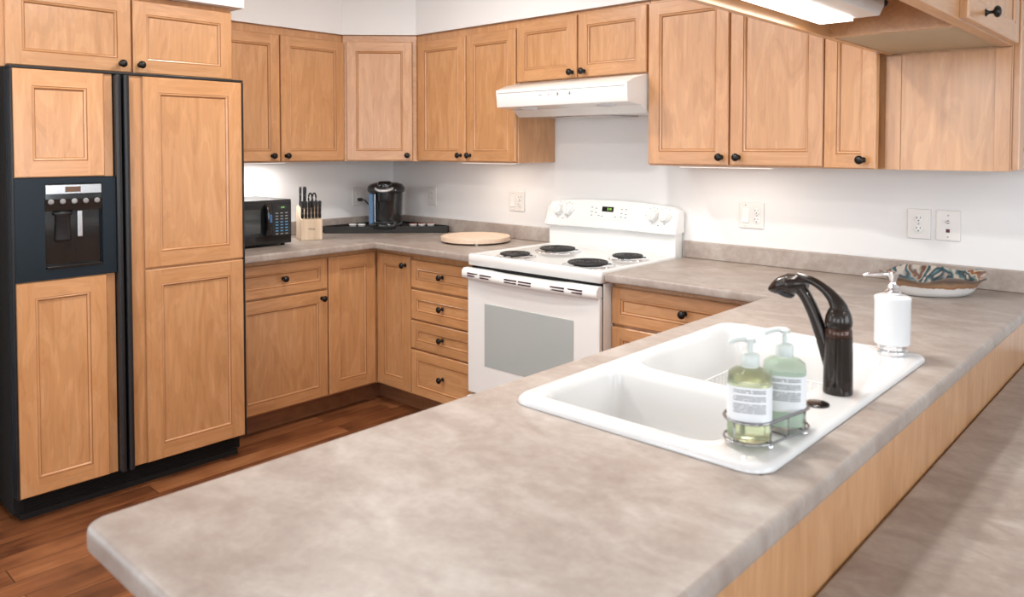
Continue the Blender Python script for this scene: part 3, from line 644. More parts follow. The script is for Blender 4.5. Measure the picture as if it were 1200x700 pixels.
# handle: bowed band across the top of the door
bm = bmesh.new(); loops = []
for i in range(25):
    s = i/24; x = X0-0.018+(X1+0.014-X0)*s; e = 2*s-1; bow = 0.022*(1-abs(e)**2.5)
    y1_ = -0.676-bow; dip = 0.016*max(0.0, 1-((s-0.5)/0.30)**4)
    loops.append([(x, -0.6505, 0.812), (x, y1_, 0.806), (x, y1_-0.012, 0.812), (x, y1_-0.016, 0.826), (x, y1_-0.013, 0.845-dip*0.2), (x, y1_-0.002, 0.857-dip*0.55), (x, -0.6505, 0.858-dip*0.3)])
bm_loft(bm, loops); hd = obj('handle', bm, ENAMEL2, dr, smooth_angle=50)
VENT = plain('vent_dark', (0.05, 0.02, 0.02), 0.6)
def bowy(x):
    e = 2*(x-(X0-0.018))/(X1+0.014-X0)-1; return -0.676-0.022*(1-abs(e)**2.5)
for x in (1.470, 1.560, 1.720, 1.805, 1.985, 2.075):
    for z in (0.838, 0.826):
        y = bowy(x)-0.0158; box_obj('vent_slot', (x-0.037, x+0.037, y-0.0012, y+0.006, z-0.0028, z+0.0028), VENT, dr)
box_obj('storage_drawer', (X0+0.004, X1-0.002, -0.680, -0.6415, 0.045, 0.245), ENAMEL, t, bevel=0.004)

# ------------------------------------------------------------------ range hood
t = thing('range_hood', 'white under-cabinet range hood above the stove', 'range hood', (0, 0, 0))
HX = (1.398, 2.172)
bm = bmesh.new(); prof = [(-0.001, 1.7565), (-0.318, 1.7565), (-0.400, 1.738), (-0.470, 1.712), (-0.462, 1.628), (-0.350, 1.618), (-0.302, 1.584), (-0.001, 1.584)]
bm_prism(bm, prof, 'x', HX[0], HX[1], bevel=0.004); obj('shell', bm, ENAMEL, t, smooth_angle=40)
for lx in (1.56, 2.02):
    bm = bmesh.new(); bm_lathe(bm, [(0.052, 0.0), (0.050, -0.005), (0.030, -0.009), (0.002, -0.010)], n=24, sy=0.55); obj('lamp_lens', bm, LENSW, t, loc=(lx, -0.405, 1.6232), rot=(-0.09, 0, 0))
bm = bmesh.new(); bm_box(bm, 1.62, 1.95, -0.28, -0.04, 1.5785, 1.5838, bevel=0.001); obj('filter', bm, SILVER, t)
for x, wd, hh in ((1.685, 0.02, 0.0012), (1.79, 0.02, 0.0012), (1.86, 0.026, 0.0012), (1.79, 0.006, 0.008), (1.86, 0.006, 0.008)):
    box_obj('control_mark', (x-wd/2, x+wd/2, -0.0006, 0, -hh, hh), DISP, t, loc=(0.0, -0.4668, 1.678), rot=(0.095, 0, 0))
bm = bmesh.new(); bm_lathe(bm, [(0.003, 0), (0.0025, 0.001), (0.0005, 0.0012)], n=10); obj('indicator_light', bm, REDDOT, t, loc=(1.735, -0.4665, 1.678), rot=(PI/2+0.095, 0, 0))
box_obj('seam', (1.41, 2.16, -0.4705, -0.4690, 1.697, 1.6985), DISP, t, rot=(0, 0, 0))

# ------------------------------------------------------------------ lamps under the cabinets
def strip_light(label, loc, rz, L, power, col=(1.0, 0.86, 0.72), group='slim lamps under the wall cabinets'):
    t = thing('undercabinet_lamp', label, 'lamp', loc, rz)
    bm = bmesh.new(); bm_box(bm, -L/2, L/2, -0.035, 0.035, -0.006, -0.0005, bevel=0.002); obj('housing', bm, TRIMW, t)
    bm = bmesh.new(); bm_box(bm, -L/2+0.02, L/2-0.02, -0.024, 0.024, -0.0075, -0.0062); obj('diffuser', bm, emit('strip_diffuser', col, 1.6), t)
    a = area('lamp_light', (0, 0, -0.009), (0, 0, 0), L-0.05, 0.045, power, col); a.parent = t
strip_light('slim white lamp under the left wall cabinet above microwave', (0.17, -1.12, ZB), R90, 0.45, P_STRIP*4.5, (1.0, 0.96, 0.92))
strip_light('slim white lamp under the wall cabinet left of range hood', (1.10, -0.215, ZB), 0, 0.40, P_STRIP)
strip_light('slim white lamp under the two-door wall cabinet right of range hood', (2.50, -0.215, ZB), 0, 0.45, P_STRIP)
# fluorescent fixture in the hanging cabinet
t = thing('fluorescent_lamp', 'long white lit fluorescent lamp recessed under the hanging cabinet', 'lamp', (3.294, -1.55, 1.8555))
bm = bmesh.new(); bm_prism(bm, [(-0.078, -0.080), (0.078, -0.080), (0.090, -0.055), (0.090, -0.0005), (-0.088, -0.0005), (-0.088, -0.055)], 'y', -0.46, 0.480, bevel=0.003); obj('housing', bm, ENAMEL2, t)
bm = bmesh.new(); bm_box(bm, -0.076, 0.012, -0.455, 0.476, -0.0865, -0.0805, bevel=0.001); obj('diffuser', bm, LENS, t)
bm = bmesh.new(); bm_lathe(bm, [(0.006, 0), (0.006, 0.010), (0.010, 0.012), (0.010, 0.022), (0.002, 0.024)], n=14); obj('switch_knob', bm, BLACKS, t, loc=(0.083, 0.480, -0.045), rot=(-PI/2, 0, 0))
a = area('lamp_light', (-0.032, 0, -0.089), (0, 0, PI/2), 0.88, 0.075, P_FLUO, (1.0, 0.97, 0.93)); a.parent = t
# unseen ceiling downlights, added to brighten the kitchen and its floor
for k, (x, y) in enumerate(((1.5, -1.3), (1.5, -2.7), (2.6, -1.7), (1.4, -4.2), (5.4, -2.0), (5.4, -4.6))):
    wh = ['above the stove side of the kitchen floor', 'above the refrigerator side of the kitchen floor', 'above the middle of the kitchen', 'above the floor beyond the peninsula end', 'above the dining area nearest the back wall', 'above the far dining area'][k]
    t = thing('added_downlight', 'added unseen round white downlight '+wh, 'lamp', (x, y, ZC))
    bm = bmesh.new(); bm_lathe(bm, [(0.095, -0.0005), (0.095, -0.006), (0.075, -0.010), (0.070, -0.006), (0.070, -0.0005)], n=28); obj('trim_ring', bm, TRIMW, t)
    bm = bmesh.new(); bm_lathe(bm, [(0.068, -0.001), (0.066, -0.005), (0.01, -0.006)], n=24); obj('bulb_lens', bm, LENS, t)
    l = bpy.data.lights.new('lamp_light', 'AREA'); l.shape = 'DISK'; l.size = 0.14; l.energy = P_CEIL if k < 3 else P_CEIL*0.35; l.color = (1.0, 0.96, 0.91)
    lo = bpy.data.objects.new('lamp_light', l); COL.objects.link(lo); lo.parent = t; lo.location = (0, 0, -0.012)

# ------------------------------------------------------------------ sink and what stands on it
def rrc(x0, x1, y0, y1, rs, z, n=7):   # rs: radii at (x1,y1),(x0,y1),(x0,y0),(x1,y0)
    a, b, c, d = rs
    return [(x, y, z) for x, y in arc(x1-a, y1-a, a, 0, PI/2, n)+arc(x0+b, y1-b, b, PI/2, PI, n)+arc(x0+c, y0+c, c, PI, 1.5*PI, n)+arc(x1-d, y0+d, d, 1.5*PI, 2*PI, n)]
bm = bmesh.new(); ZS = 0.929
ro = 0.045
outer = [(0.0, 0.9158), (0.0005, 0.922), (0.004, 0.9268), (0.010, ZS)]
R0 = None
rings = []
for off, z in outer:
    rings.append(rrc(SX0+off, SX1-off, SY0+off, SY1-off, [ro-off*0.5]*4, z))
ov = bm_loft(bm, rings, cap0=False, cap1=False)[-1]
def bowl(x0, x1, y0, y1, rs, deep):
    steps = [(0.0, ZS), (0.0035, ZS-0.0015), (0.008, ZS-0.007), (0.011, ZS-0.018), (0.018, ZS-deep*0.6), (0.026, ZS-deep+0.03), (0.034, ZS-deep+0.012), (0.050, ZS-deep+0.002), (0.07, ZS-deep)]
    return bm_loft(bm, [rrc(x0+o, x1-o, y0+o, y1-o, [max(r-o*0.4, 0.012) for r in rs], z) for o, z in steps], cap0=False, cap1=True)[0]
b1 = bowl(3.022, 3.430, -1.735, -1.200, (0.06, 0.05, 0.095, 0.06), 0.165)
b2 = bowl(3.022, 3.422, -2.052, -1.772, (0.05, 0.035, 0.05, 0.05), 0.165)
es = []
for lp in (ov, b1, b2):
    for i in range(len(lp)):
        e = bm.edges.get((lp[i], lp[(i+1) % len(lp)])); es.append(e)
bmesh.ops.triangle_fill(bm, edges=es, use_beauty=True)
t = thing('sink', 'white double bowl enamel sink set into the peninsula worktop', 'sink')
obj('basin', bm, SINKM, t, smooth_angle=40)
for x, y in ((3.226, -1.45), (3.222, -1.91)):
    bm = bmesh.new(); bm_lathe(bm, [(0.045, 0.7642), (0.044, 0.7665), (0.036, 0.7665), (0.030, 0.7648), (0.003, 0.7646)], n=28, c=(0, 0)); obj('drain', bm, CHROME, t, loc=(x, y, 0))
bm = bmesh.new(); bm_lathe(bm, [(0.0235, 0.0), (0.0232, 0.0025), (0.019, 0.0045), (0.002, 0.005)], n=28); hc = obj('hole_cover', bm, BRONZE, t, loc=(3.471, -1.728, ZS+0.0002), smooth_angle=50); hc['label'] = 'dark bronze round hole cover'
# white coated wire rack standing in the far bowl
bm = bmesh.new(); rx0, rx1, ry0, ry1, rz0, rz1 = 3.075, 3.375, -1.66, -1.255, 0.7675, 0.828
def wire(p, r=0.0016, closed=False): bm_tube(bm, p, r, n=6, closed=closed)
for z in (rz0+0.002, rz1): wire([(rx0, ry0, z), (rx1, ry0, z), (rx1, ry1, z), (rx0, ry1, z)], 0.0022, True)
n_ = 20
for i in range(n_+1):
    y = ry0+(ry1-ry0)*i/n_; wire([(rx0, y, rz1), (rx0, y, rz0+0.002), (rx1, y, rz0+0.002), (rx1, y, rz1)], 0.0013)
for i in range(1, 15):
    x = rx0+(rx1-rx0)*i/15; wire([(x, ry0, rz1), (x, ry0, rz0+0.002)], 0.0013); wire([(x, ry1, rz1), (x, ry1, rz0+0.002)], 0.0013)
tag(obj('wire_rack', bm, ENAMEL2), 'white coated wire rack lying in the far bowl of sink', 'rack')

# faucet (local -x points over the bowls)
t = thing('faucet', 'dark bronze single lever kitchen faucet on the white sink deck', 'faucet', (3.474, -1.625, ZS+0.0003))
bm = bmesh.new(); bm_lathe(bm, [(0.0285, 0.0), (0.0290, 0.003), (0.0285, 0.030), (0.0278, 0.070), (0.0270, 0.100), (0.0268, 0.1145)], n=36); obj('body', bm, BRONZE, t, smooth_angle=50)
bm = bmesh.new(); bm_lathe(bm, [(0.0260, 0.1150), (0.0264, 0.117), (0.0262, 0.130), (0.0250, 0.132), (0.0238, 0.1335)], n=36); cl = obj('collar', bm, BRONZE2, t, smooth_angle=50); cl['label'] = 'brown bronze collar'
bm = bmesh.new()
sp = spline([(-0.014, 0, 0.040), (-0.022, 0, 0.075), (-0.036, 0, 0.118), (-0.052, 0, 0.158), (-0.068, 0, 0.188), (-0.082, 0, 0.206)], 7)
bm_tube(bm, sp, [0.012, 0.0145, 0.0138, 0.0130, 0.0128, 0.014], n=18, up=(0, 1, 0)); obj('spout', bm, BRONZE, t)
bm = bmesh.new()
hp = spline([(-0.064, 0, 0.214), (-0.082, 0, 0.214), (-0.101, 0, 0.210), (-0.122, 0, 0.203), (-0.138, 0, 0.197), (-0.149, 0, 0.193)], 6)
bm_tube(bm, hp, [0.010, 0.019, 0.0235, 0.0205, 0.012, 0.003], n=22, up=(0, 1, 0)); obj('spray_head', bm, BRONZE, t)
bm = bmesh.new(); bm_lathe(bm, [(0.0215, 0.0), (0.0220, -0.005), (0.019, -0.010), (0.012, -0.011), (0.010, -0.007), (0.002, -0.006)], n=24, sy=0.9); obj('nozzle', bm, BLACKS, t, loc=(-0.112, 0, 0.196), rot=(0, 0.35, 0))
bm = bmesh.new(); bm_lathe(bm, [(0.0240, 0.1338), (0.0262, 0.139), (0.0268, 0.147), (0.0250, 0.158), (0.0210, 0.169), (0.0140, 0.179), (0.006, 0.184)], n=30)
lv = spline([(0.003, 0, 0.148), (0.000, 0, 0.172), (-0.011, 0, 0.191), (-0.030, 0, 0.209), (-0.056, 0, 0.223), (-0.086, 0, 0.230)], 7)
bm_tube(bm, lv, [0.022, 0.0180, 0.0130, 0.0098, 0.0085, 0.0075], n=16, up=(0, 1, 0)); obj('lever', bm, BRONZE, t, smooth_angle=60)

# soap dispenser
t = thing('soap_dispenser', 'white ceramic soap dispenser with chrome pump at far corner of sink', 'soap dispenser', (3.462, -1.232, ZS+0.0003))
bm = bmesh.new(); bm_lathe(bm, [(0.034, 0.0), (0.0355, 0.002), (0.0355, 0.010), (0.031, 0.013), (0.033, 0.020), (0.033, 0.024)], n=32); obj('base', bm, CHROME, t, smooth_angle=40)
bm = bmesh.new(); bm_lathe(bm, [(0.034, 0.0242), (0.0395, 0.026), (0.0405, 0.029), (0.0405, 0.130), (0.0415, 0.134), (0.0410, 0.139), (0.034, 0.1425), (0.012, 0.1445)], n=36); obj('body', bm, plain('white_ceramic', (0.72, 0.73, 0.74), 0.22, coat=0.3), t, smooth_angle=50)
bm = bmesh.new(); bm_lathe(bm, [(0.017, 0.1445), (0.0185, 0.149), (0.0185, 0.153), (0.012, 0.158), (0.014, 0.162), (0.009, 0.168), (0.007, 0.172), (0.0072, 0.178), (0.0115, 0.188), (0.0135, 0.196), (0.011, 0.199), (0.002, 0.200)], n=24)
bm_tube(bm, spline([(0, 0, 0.193), (-0.02, -0.013, 0.194), (-0.045, -0.026, 0.192), (-0.058, -0.034, 0.188)], 4), [0.006, 0.0045, 0.004, 0.0035], n=10); obj('pump', bm, CHROME, t, smooth_angle=50)

# wire caddy with two bottles (local x along the row)
CR = math.atan2(0.101, 0.017)
t = thing('wire_caddy', 'small chrome wire caddy holding two green soap bottles on sink edge', 'caddy', (3.4695, -1.9495, ZS+0.0003), CR)
bm = bmesh.new()
def capsule(hx, r, z, n=10): return [(hx+r*math.cos(a), r*math.sin(a), z) for a in [(-PI/2+PI*i/n) for i in range(n+1)]]+[(-hx+r*math.cos(a), r*math.sin(a), z) for a in [(PI/2+PI*i/n) for i in range(n+1)]]
wire(capsule(0.051, 0.0415, 0.045), 0.0030, True); wire(capsule(0.051, 0.0415, 0.010), 0.0022, True)
for x in (-0.051, 0.0, 0.051):
    for s in (-1, 1): wire([(x, s*0.0415, 0.045), (x, s*0.0415, 0.010), (x*0.98, 0, 0.010)], 0.0018)
for s in (-1, 1): wire([(s*0.0925, 0, 0.045), (s*0.0925, 0, 0.010), (0, 0, 0.010)], 0.0018)
obj('wire_frame', bm, WIREM, t)
for x, y in ((-0.051, -0.0415), (0.051, -0.0415), (-0.051, 0.0415), (0.051, 0.0415)):
    bm = bmesh.new(); bmesh.ops.create_uvsphere(bm, u_segments=14, v_segments=10, radius=0.0050)
    for f in bm.faces: f.smooth = True
    obj('foot', bm, CHROME, t, loc=(x, y, 0.0050))
def bottle(label, loc, liquid, fill):
    t = thing('soap_bottle', label, 'soap bottle', loc, 0.44, 'green bottles in the wire caddy')
    bm = bmesh.new(); P = 3.0
    bm_lathe(bm, [(0.030, 0), (0.0345, 0.002), (0.0365, 0.006), (0.0365, 0.098), (0.0350, 0.106), (0.026, 0.113), (0.013, 0.118), (0.0115, 0.124)], n=40, p=P)
    obj('bottle_shell', bm, CLEAR, t, smooth_angle=50)
    bm = bmesh.new(); bm_lathe(bm, [(0.029, 0.0015), (0.0340, 0.004), (0.0352, 0.008), (0.0352, fill), (0.01, fill)], n=40, p=P); obj('liquid', bm, liquid, t, smooth_angle=50)
    bm = bmesh.new(); pts = circ(0, 0, 0, 0.0368, 0.0368, 60, P)
    idx = list(range(30+2, 60-1)); lo = [bm.verts.new((pts[i][0], pts[i][1], 0.030)) for i in idx]; hi = [bm.verts.new((pts[i][0], pts[i][1], 0.092)) for i in idx]
    for a in range(len(idx)-1):
        f = bm.faces.new((lo[a], lo[a+1], hi[a+1], hi[a])); f.smooth = True
    obj('paper_label', bm, PAPER, t)
    bm = bmesh.new(); bm_lathe(bm, [(0.0145, 0.119), (0.0150, 0.121), (0.0150, 0.138), (0.012, 0.141), (0.0045, 0.142), (0.0045, 0.158), (0.009, 0.159), (0.0095, 0.166), (0.004, 0.169)], n=24)
    bm_tube(bm, spline([(0, 0, 0.164), (-0.014, -0.002, 0.165), (-0.028, -0.004, 0.161), (-0.034, -0.005, 0.156)], 4), [0.006, 0.005, 0.0045, 0.004], n=10); obj('pump', bm, PUMPM, t, smooth_angle=50)
bz = ZS+0.0123
cxy = Vector((3.4695, -1.9495)); ux = Vector((math.cos(CR), math.sin(CR)))
pA, pB = cxy-ux*0.051, cxy+ux*0.051
bottle('clear bottle of yellow green soap, nearer one in the wire caddy', (pA.x, pA.y, bz), GREENL, 0.096)
bottle('bottle of pale mint lotion behind the yellow green one in caddy', (pB.x, pB.y, bz), MINTL, 0.100)

# ------------------------------------------------------------------ oval ceramic bowl
t = thing('ceramic_bowl', 'oval glazed ceramic bowl with blue and brown swirls on worktop near backsplash', 'bowl', (3.310, -0.245, 0.9153), 0.70)
def brim(r, z, wav, n=72):
    out = []
    for i in range(n):
        a = 2*PI*i/n; k = 1+wav*0.03*math.sin(5*a+0.4)+wav*0.02*math.sin(9*a)
        out.append((0.176*r*k*math.cos(a), 0.104*r*k*math.sin(a), z+wav*(0.006*math.sin(4*a+1.0)+0.004*math.sin(7*a)+0.010*math.sin(a))))
    return out
bm = bmesh.new(); bm_loft(bm, [brim(0.56, 0.0, 0), brim(0.64, 0.003, 0), brim(0.76, 0.018, 0), brim(0.83, 0.040, 0.2), brim(0.90, 0.058, 0.6), brim(1.0, 0.069, 1), brim(1.0, 0.075, 1)], cap1=False)
obj('outer_shell', bm, BOUT, t)
bm = bmesh.new(); bm_loft(bm, [brim(1.0, 0.0752, 1), brim(0.965, 0.0735, 1), brim(0.86, 0.060, 0.6), brim(0.79, 0.042, 0.3), brim(0.66, 0.018, 0), brim(0.5, 0.008, 0), brim(0.2, 0.005, 0)], cap0=False)
obj('glazed_inside', bm, GLZ, t)

# ------------------------------------------------------------------ outlets
def plate(w, label, loc, rz, kinds, name='wall_outlet', cat='outlet'):
    t = thing(name, label, cat, loc, rz)
    bm = bmesh.new(); bm_box(bm, -w/2, w/2, -0.0065, -0.0003, -0.0575, 0.0575, bevel=0.0035, seg=2); obj('cover_plate', bm, PLATE, t)
    for kx, k in kinds:
        if k == 'duplex':
            for zz in (0.0195, -0.0195):
                bm = bmesh.new(); bm_lathe(bm, [(0.0165, 0.0), (0.0163, 0.0018), (0.015, 0.0024), (0.001, 0.0024)], n=24)
                s = obj('socket', bm, ENAMEL2, t, loc=(kx, -0.0066, zz), rot=(PI/2, 0, 0))
                bm = bmesh.new(); bm_box(bm, -0.0078, -0.0052, 0.001, 0.0085, 0.0022, 0.0029); bm_box(bm, 0.0052, 0.0076, 0.002, 0.0085, 0.0022, 0.0029); bm_lathe(bm, [(0.0026, 0.0022), (0.0026, 0.0029)], n=10, c=(0, -0.0065))
                obj('slots', bm, SLOT, s)
            bm = bmesh.new(); bm_lathe(bm, [(0.003, 0), (0.0028, 0.001), (0.0004, 0.0012)], n=10); obj('screw', bm, SILVER, t, loc=(kx, -0.0066, 0), rot=(PI/2, 0, 0))
        elif k == 'decora':
            bm = bmesh.new(); bm_box(bm, kx-0.0165, kx+0.0165, -0.0085, -0.0066, -0.033, 0.033, bevel=0.0015); s = obj('socket', bm, ENAMEL2, t)
            bm = bmesh.new()
            for zz in (0.017, -0.017):
                bm_box(bm, kx-0.0075, kx-0.0052, -0.0090, -0.0085, zz, zz+0.008); bm_box(bm, kx+0.0052, kx+0.0075, -0.0090, -0.0085, zz, zz+0.007); bm_box(bm, kx-0.0022, kx+0.0022, -0.0090, -0.0085, zz-0.009, zz-0.005)
            obj('slots', bm, DISP, s)
        elif k == 'rocker':
            bm = bmesh.new(); bm_prism(bm, [(-0.0066, -0.033), (-0.0125, -0.031), (-0.0085, 0.0), (-0.0078, 0.033), (-0.0066, 0.033)], 'x', kx-0.0165, kx+0.0165, bevel=0.0008); obj('rocker_switch', bm, ENAMEL2, t)
            bm = bmesh.new()
            for zz in (0.046, -0.046): bm_lathe(bm, [(0.0026, zz) for _ in (0,)]+[(0.0026, zz+0.0004)], n=6, c=(kx, -0.0066))
            bm.free()
            for zz in (0.046, -0.046):
                bm = bmesh.new(); bm_lathe(bm, [(0.003, 0), (0.0028, 0.001), (0.0004, 0.0012)], n=10); obj('screw', bm, SILVER, t, loc=(kx, -0.0066, zz), rot=(PI/2, 0, 0))
        elif k == 'jack':
            bm = bmesh.new(); bm_lathe(bm, [(0.0062, 0), (0.0062, 0.003), (0.0042, 0.003), (0.0042, 0.010), (0.0012, 0.010)], n=16); obj('coaxial_jack', bm, SILVER, t, loc=(kx, -0.0066, 0.014), rot=(PI/2, 0, 0))
            bm = bmesh.new(); bm_box(bm, kx-0.0065, kx+0.0065, -0.0075, -0.0066, -0.026, -0.013, bevel=0.0004); obj('phone_jack', bm, SLOT, t)
            for zz in (0.038, -0.042):
                bm = bmesh.new(); bm_lathe(bm, [(0.003, 0), (0.0028, 0.001), (0.0004, 0.0012)], n=10); obj('screw', bm, SILVER, t, loc=(kx, -0.0066, zz), rot=(PI/2, 0, 0))
    return t
plate(0.075, 'white outlet on left wall with black plug, beside coffee maker', (0, -0.290, 1.121), R90, [(0, 'decora')])
plate(0.073, 'single white outlet on back wall just right of coffee maker', (0.400, 0, 1.128), 0, [(0, 'decora')])
plate(0.118, 'white switch and outlet plate on back wall left of stove', (1.115, 0, 1.128), 0, [(-0.026, 'rocker'), (0.026, 'duplex')])
plate(0.118, 'white switch and outlet plate on back wall right of stove', (2.519, 0, 1.130), 0, [(-0.026, 'rocker'), (0.026, 'duplex')])
plate(0.083, 'white duplex outlet on back wall above ceramic bowl, left of cable plate', (3.196, 0, 1.138), 0, [(0, 'duplex')])
plate(0.083, 'white cable and phone jack plate on back wall, rightmost of the plates', (3.296, 0, 1.138), 0, [(0, 'jack')], 'jack_plate', 'wall plate')

# ------------------------------------------------------------------ corner tray, coffee maker, pods
t = thing('corner_tray', 'black triangular tray in the worktop corner under coffee maker', 'tray', (0, 0, 0.9153))
tri = [(0.030, -0.030), (0.580, -0.030), (0.606, -0.066), (0.092, -0.592), (0.030, -0.565)]
bm = bmesh.new(); bm_prism(bm, tri, 'z', 0.0, 0.028, bevel=0.0015, seg=1); obj('tray_base', bm, BLACKM, t)
bm = bmesh.new()
def inset_poly(p, d):
    out = []; n = len(p)
    for i in range(n):
        a, b, c = Vector(p[i-1]), Vector(p[i]), Vector(p[(i+1) % n]); e1 = (b-a).normalized(); e2 = (c-b).normalized()
        n1 = Vector((e1.y, -e1.x)); n2 = Vector((e2.y, -e2.x)); m = (n1+n2).normalized(); out.append(b+m*(d/max(m.dot(n1), 0.3)))
    return out
ip = inset_poly(tri, 0.010)
loops = []
for q, z in ((tri, 0.0282), (tri, 0.040), (ip, 0.040), (ip, 0.0282)): loops.append([(p[0], p[1], z) for p in q])
bm_loft(bm, loops+[loops[0]], cap0=False, cap1=False, smooth=False); obj('tray_rim', bm, BLACKM, t)
TZ = 0.9153+0.0285
# coffee maker: local -y faces the room diagonal
t = thing('coffee_maker', 'black single cup coffee maker with silver handle on the corner tray', 'coffee maker', (0.262, -0.262, TZ), PI/4); t.scale = (0.98, 0.98, 0.93)
def oval(hx, y0, y1, z, p=3.2, n=32): return circ(0, (y0+y1)/2, z, hx, (y1-y0)/2, n, p)
bm = bmesh.new(); bm_loft(bm, [oval(0.098, -0.125, 0.115, 0.0), oval(0.101, -0.13, 0.12, 0.006), oval(0.101, -0.13, 0.12, 0.026), oval(0.097, -0.126, 0.116, 0.032)]); obj('base', bm, BLACKG, t, smooth_angle=40)
bm = bmesh.new(); bm_loft(bm, [oval(0.095, -0.055, 0.115, 0.0325), oval(0.097, -0.057, 0.117, 0.12), oval(0.100, -0.060, 0.12, 0.225)]); obj('column', bm, BLACKG, t, smooth_angle=40)
bm = bmesh.new(); bm_loft(bm, [oval(0.100, -0.062, 0.12, 0.2255), oval(0.112, -0.115, 0.125, 0.232, 2.6), oval(0.116, -0.125, 0.128, 0.250, 2.5), oval(0.112, -0.118, 0.124, 0.268, 2.5), oval(0.096, -0.095, 0.110, 0.284, 2.4), oval(0.070, -0.06, 0.08, 0.292, 2.2)]); obj('top_cover', bm, BLACKS, t, smooth_angle=50)
bm = bmesh.new(); bm_loft(bm, [circ(0.0, -0.095, z, r, r*0.75, 24) for z, r in ((0.172, 0.028), (0.176, 0.036), (0.200, 0.040), (0.236, 0.042))]); obj('brew_head', bm, BLACKS, t, smooth_angle=50)
bm = bmesh.new(); bm_loft(bm, [circ(0.0, -0.065, z, r, r*1.15, 24, 2.6) for z, r in ((0.262, 0.046), (0.282, 0.048), (0.300, 0.042), (0.306, 0.030))]); obj('lid', bm, BLACKG, t, smooth_angle=50)
bm = bmesh.new(); bm_tube(bm, spline([(-0.052, -0.075, 0.268), (-0.050, -0.118, 0.258), (-0.026, -0.146, 0.248), (0, -0.152, 0.246), (0.026, -0.146, 0.248), (0.050, -0.118, 0.258), (0.052, -0.075, 0.268)], 6), 0.0085, n=12, flat=0.7); hd = obj('handle', bm, SATIN, t); hd['label'] = 'silver curved handle'
bm = bmesh.new(); bm_loft(bm, [oval(0.020, -0.075, 0.10, 0.010, 3), oval(0.022, -0.078, 0.10, 0.224, 3)]); bmesh.ops.translate(bm, verts=bm.verts, vec=(-0.084, -0.006, 0)); rs = obj('water_reservoir', bm, RESV, t, smooth_angle=40); rs['label'] = 'water tank with blue reflection put into its colour'
box_obj('chrome_strip', (-0.061, -0.057, -0.083, -0.066, 0.035, 0.222), SILVER, t)
bm = bmesh.new(); bm_loft(bm, [circ(0, -0.095, z, r, r*0.62, 24) for z, r in ((0.0325, 0.058), (0.040, 0.060), (0.042, 0.056))]); obj('drip_tray', bm, BLACKS, t)
for k in range(4):
    bm = bmesh.new(); bm_lathe(bm, [(0.0048, 0), (0.0045, 0.0015), (0.0005, 0.002)], n=12); obj('button', bm, SILVER, t, loc=(0.058+0.013*k, -0.111+k*k*0.0048, 0.249-0.001*k), rot=(PI/2, 0, 0.25*k))
t = thing('power_cord', 'black cord plugged into the left wall outlet beside coffee maker', 'cord', (0, 0, 0))
bm = bmesh.new(); bm_box(bm, 0.0105, 0.040, -0.283-0.013, -0.283+0.011, 1.092, 1.112, bevel=0.005, seg=3); obj('plug', bm, BLACKM, t)
bm = bmesh.new(); bm_tube(bm, spline([(0.038, -0.284, 1.102), (0.055, -0.270, 1.098), (0.064, -0.250, 1.074), (0.070, -0.230, 1.050), (0.080, -0.205, 1.034), (0.100, -0.190, 1.030), (0.128, -0.192, 1.032)], 6), 0.0042, n=8); obj('cord', bm, BLACKM, t)
# pods: slim boxes of five lying at the front of the tray
def pod(label, loc, rz):
    t = thing('coffee_pod', label, 'coffee pod', loc, rz, 'small coffee pods lying in the corner tray')
    bm = bmesh.new(); bm_lathe(bm, [(0.0190, 0.0), (0.0205, 0.018), (0.0215, 0.0185), (0.0240, 0.019), (0.0240, 0.0225), (0.0232, 0.023)], n=22); obj('cup', bm, PODW, t)
    bm = bmesh.new(); bm_lathe(bm, [(0.0230, 0.0232), (0.0228, 0.0238), (0.001, 0.0239)], n=22); obj('foil_lid', bm, PODW if 'left' in label else PODR, t)
# positions along the diagonal front, behind the rim
u = Vector((0.698, 0.716))   # along the front edge
base = Vector((0.092, -0.592)); inn = Vector((-0.716, 0.698))
def at_front(s, dback): q = base+u*s+inn*dback; return (q.x, q.y, TZ)
pod('white coffee pod in tray, leftmost of the pair left of coffee maker', at_front(0.160, 0.045), 0)
pod('white coffee pod in tray, right one of pair left of coffee maker', at_front(0.213, 0.045), 0)
pod('red topped coffee pod in tray, nearest right of coffee maker', at_front(0.525, 0.045), 0)
pod('red topped coffee pod in tray, middle of the three right of coffee maker', at_front(0.578, 0.045), 0)
pod('red topped coffee pod in tray, rightmost of three, nearest cutting board', at_front(0.631, 0.045), 0)

# ------------------------------------------------------------------ cutting board
t = thing('cutting_board', 'round pale wooden cutting board on worktop beside the stove', 'cutting board', (1.045, -0.262, 0.9153))
bm = bmesh.new(); bm_lathe(bm, [(0.186, 0.008), (0.190, 0.011), (0.190, 0.031), (0.187, 0.034), (0.166, 0.034), (0.163, 0.0315), (0.156, 0.0315), (0.153, 0.034), (0.002, 0.034)], n=64); obj('board', bm, BOARDW, t, smooth_angle=30)
for k in range(4):
    a = -0.75+k*PI/2; bm = bmesh.new(); bm_lathe(bm, [(0.008, 0), (0.008, 0.0078)], n=14); obj('foot', bm, ENAMEL2, t, loc=(0.172*math.cos(a), 0.172*math.sin(a), 0))

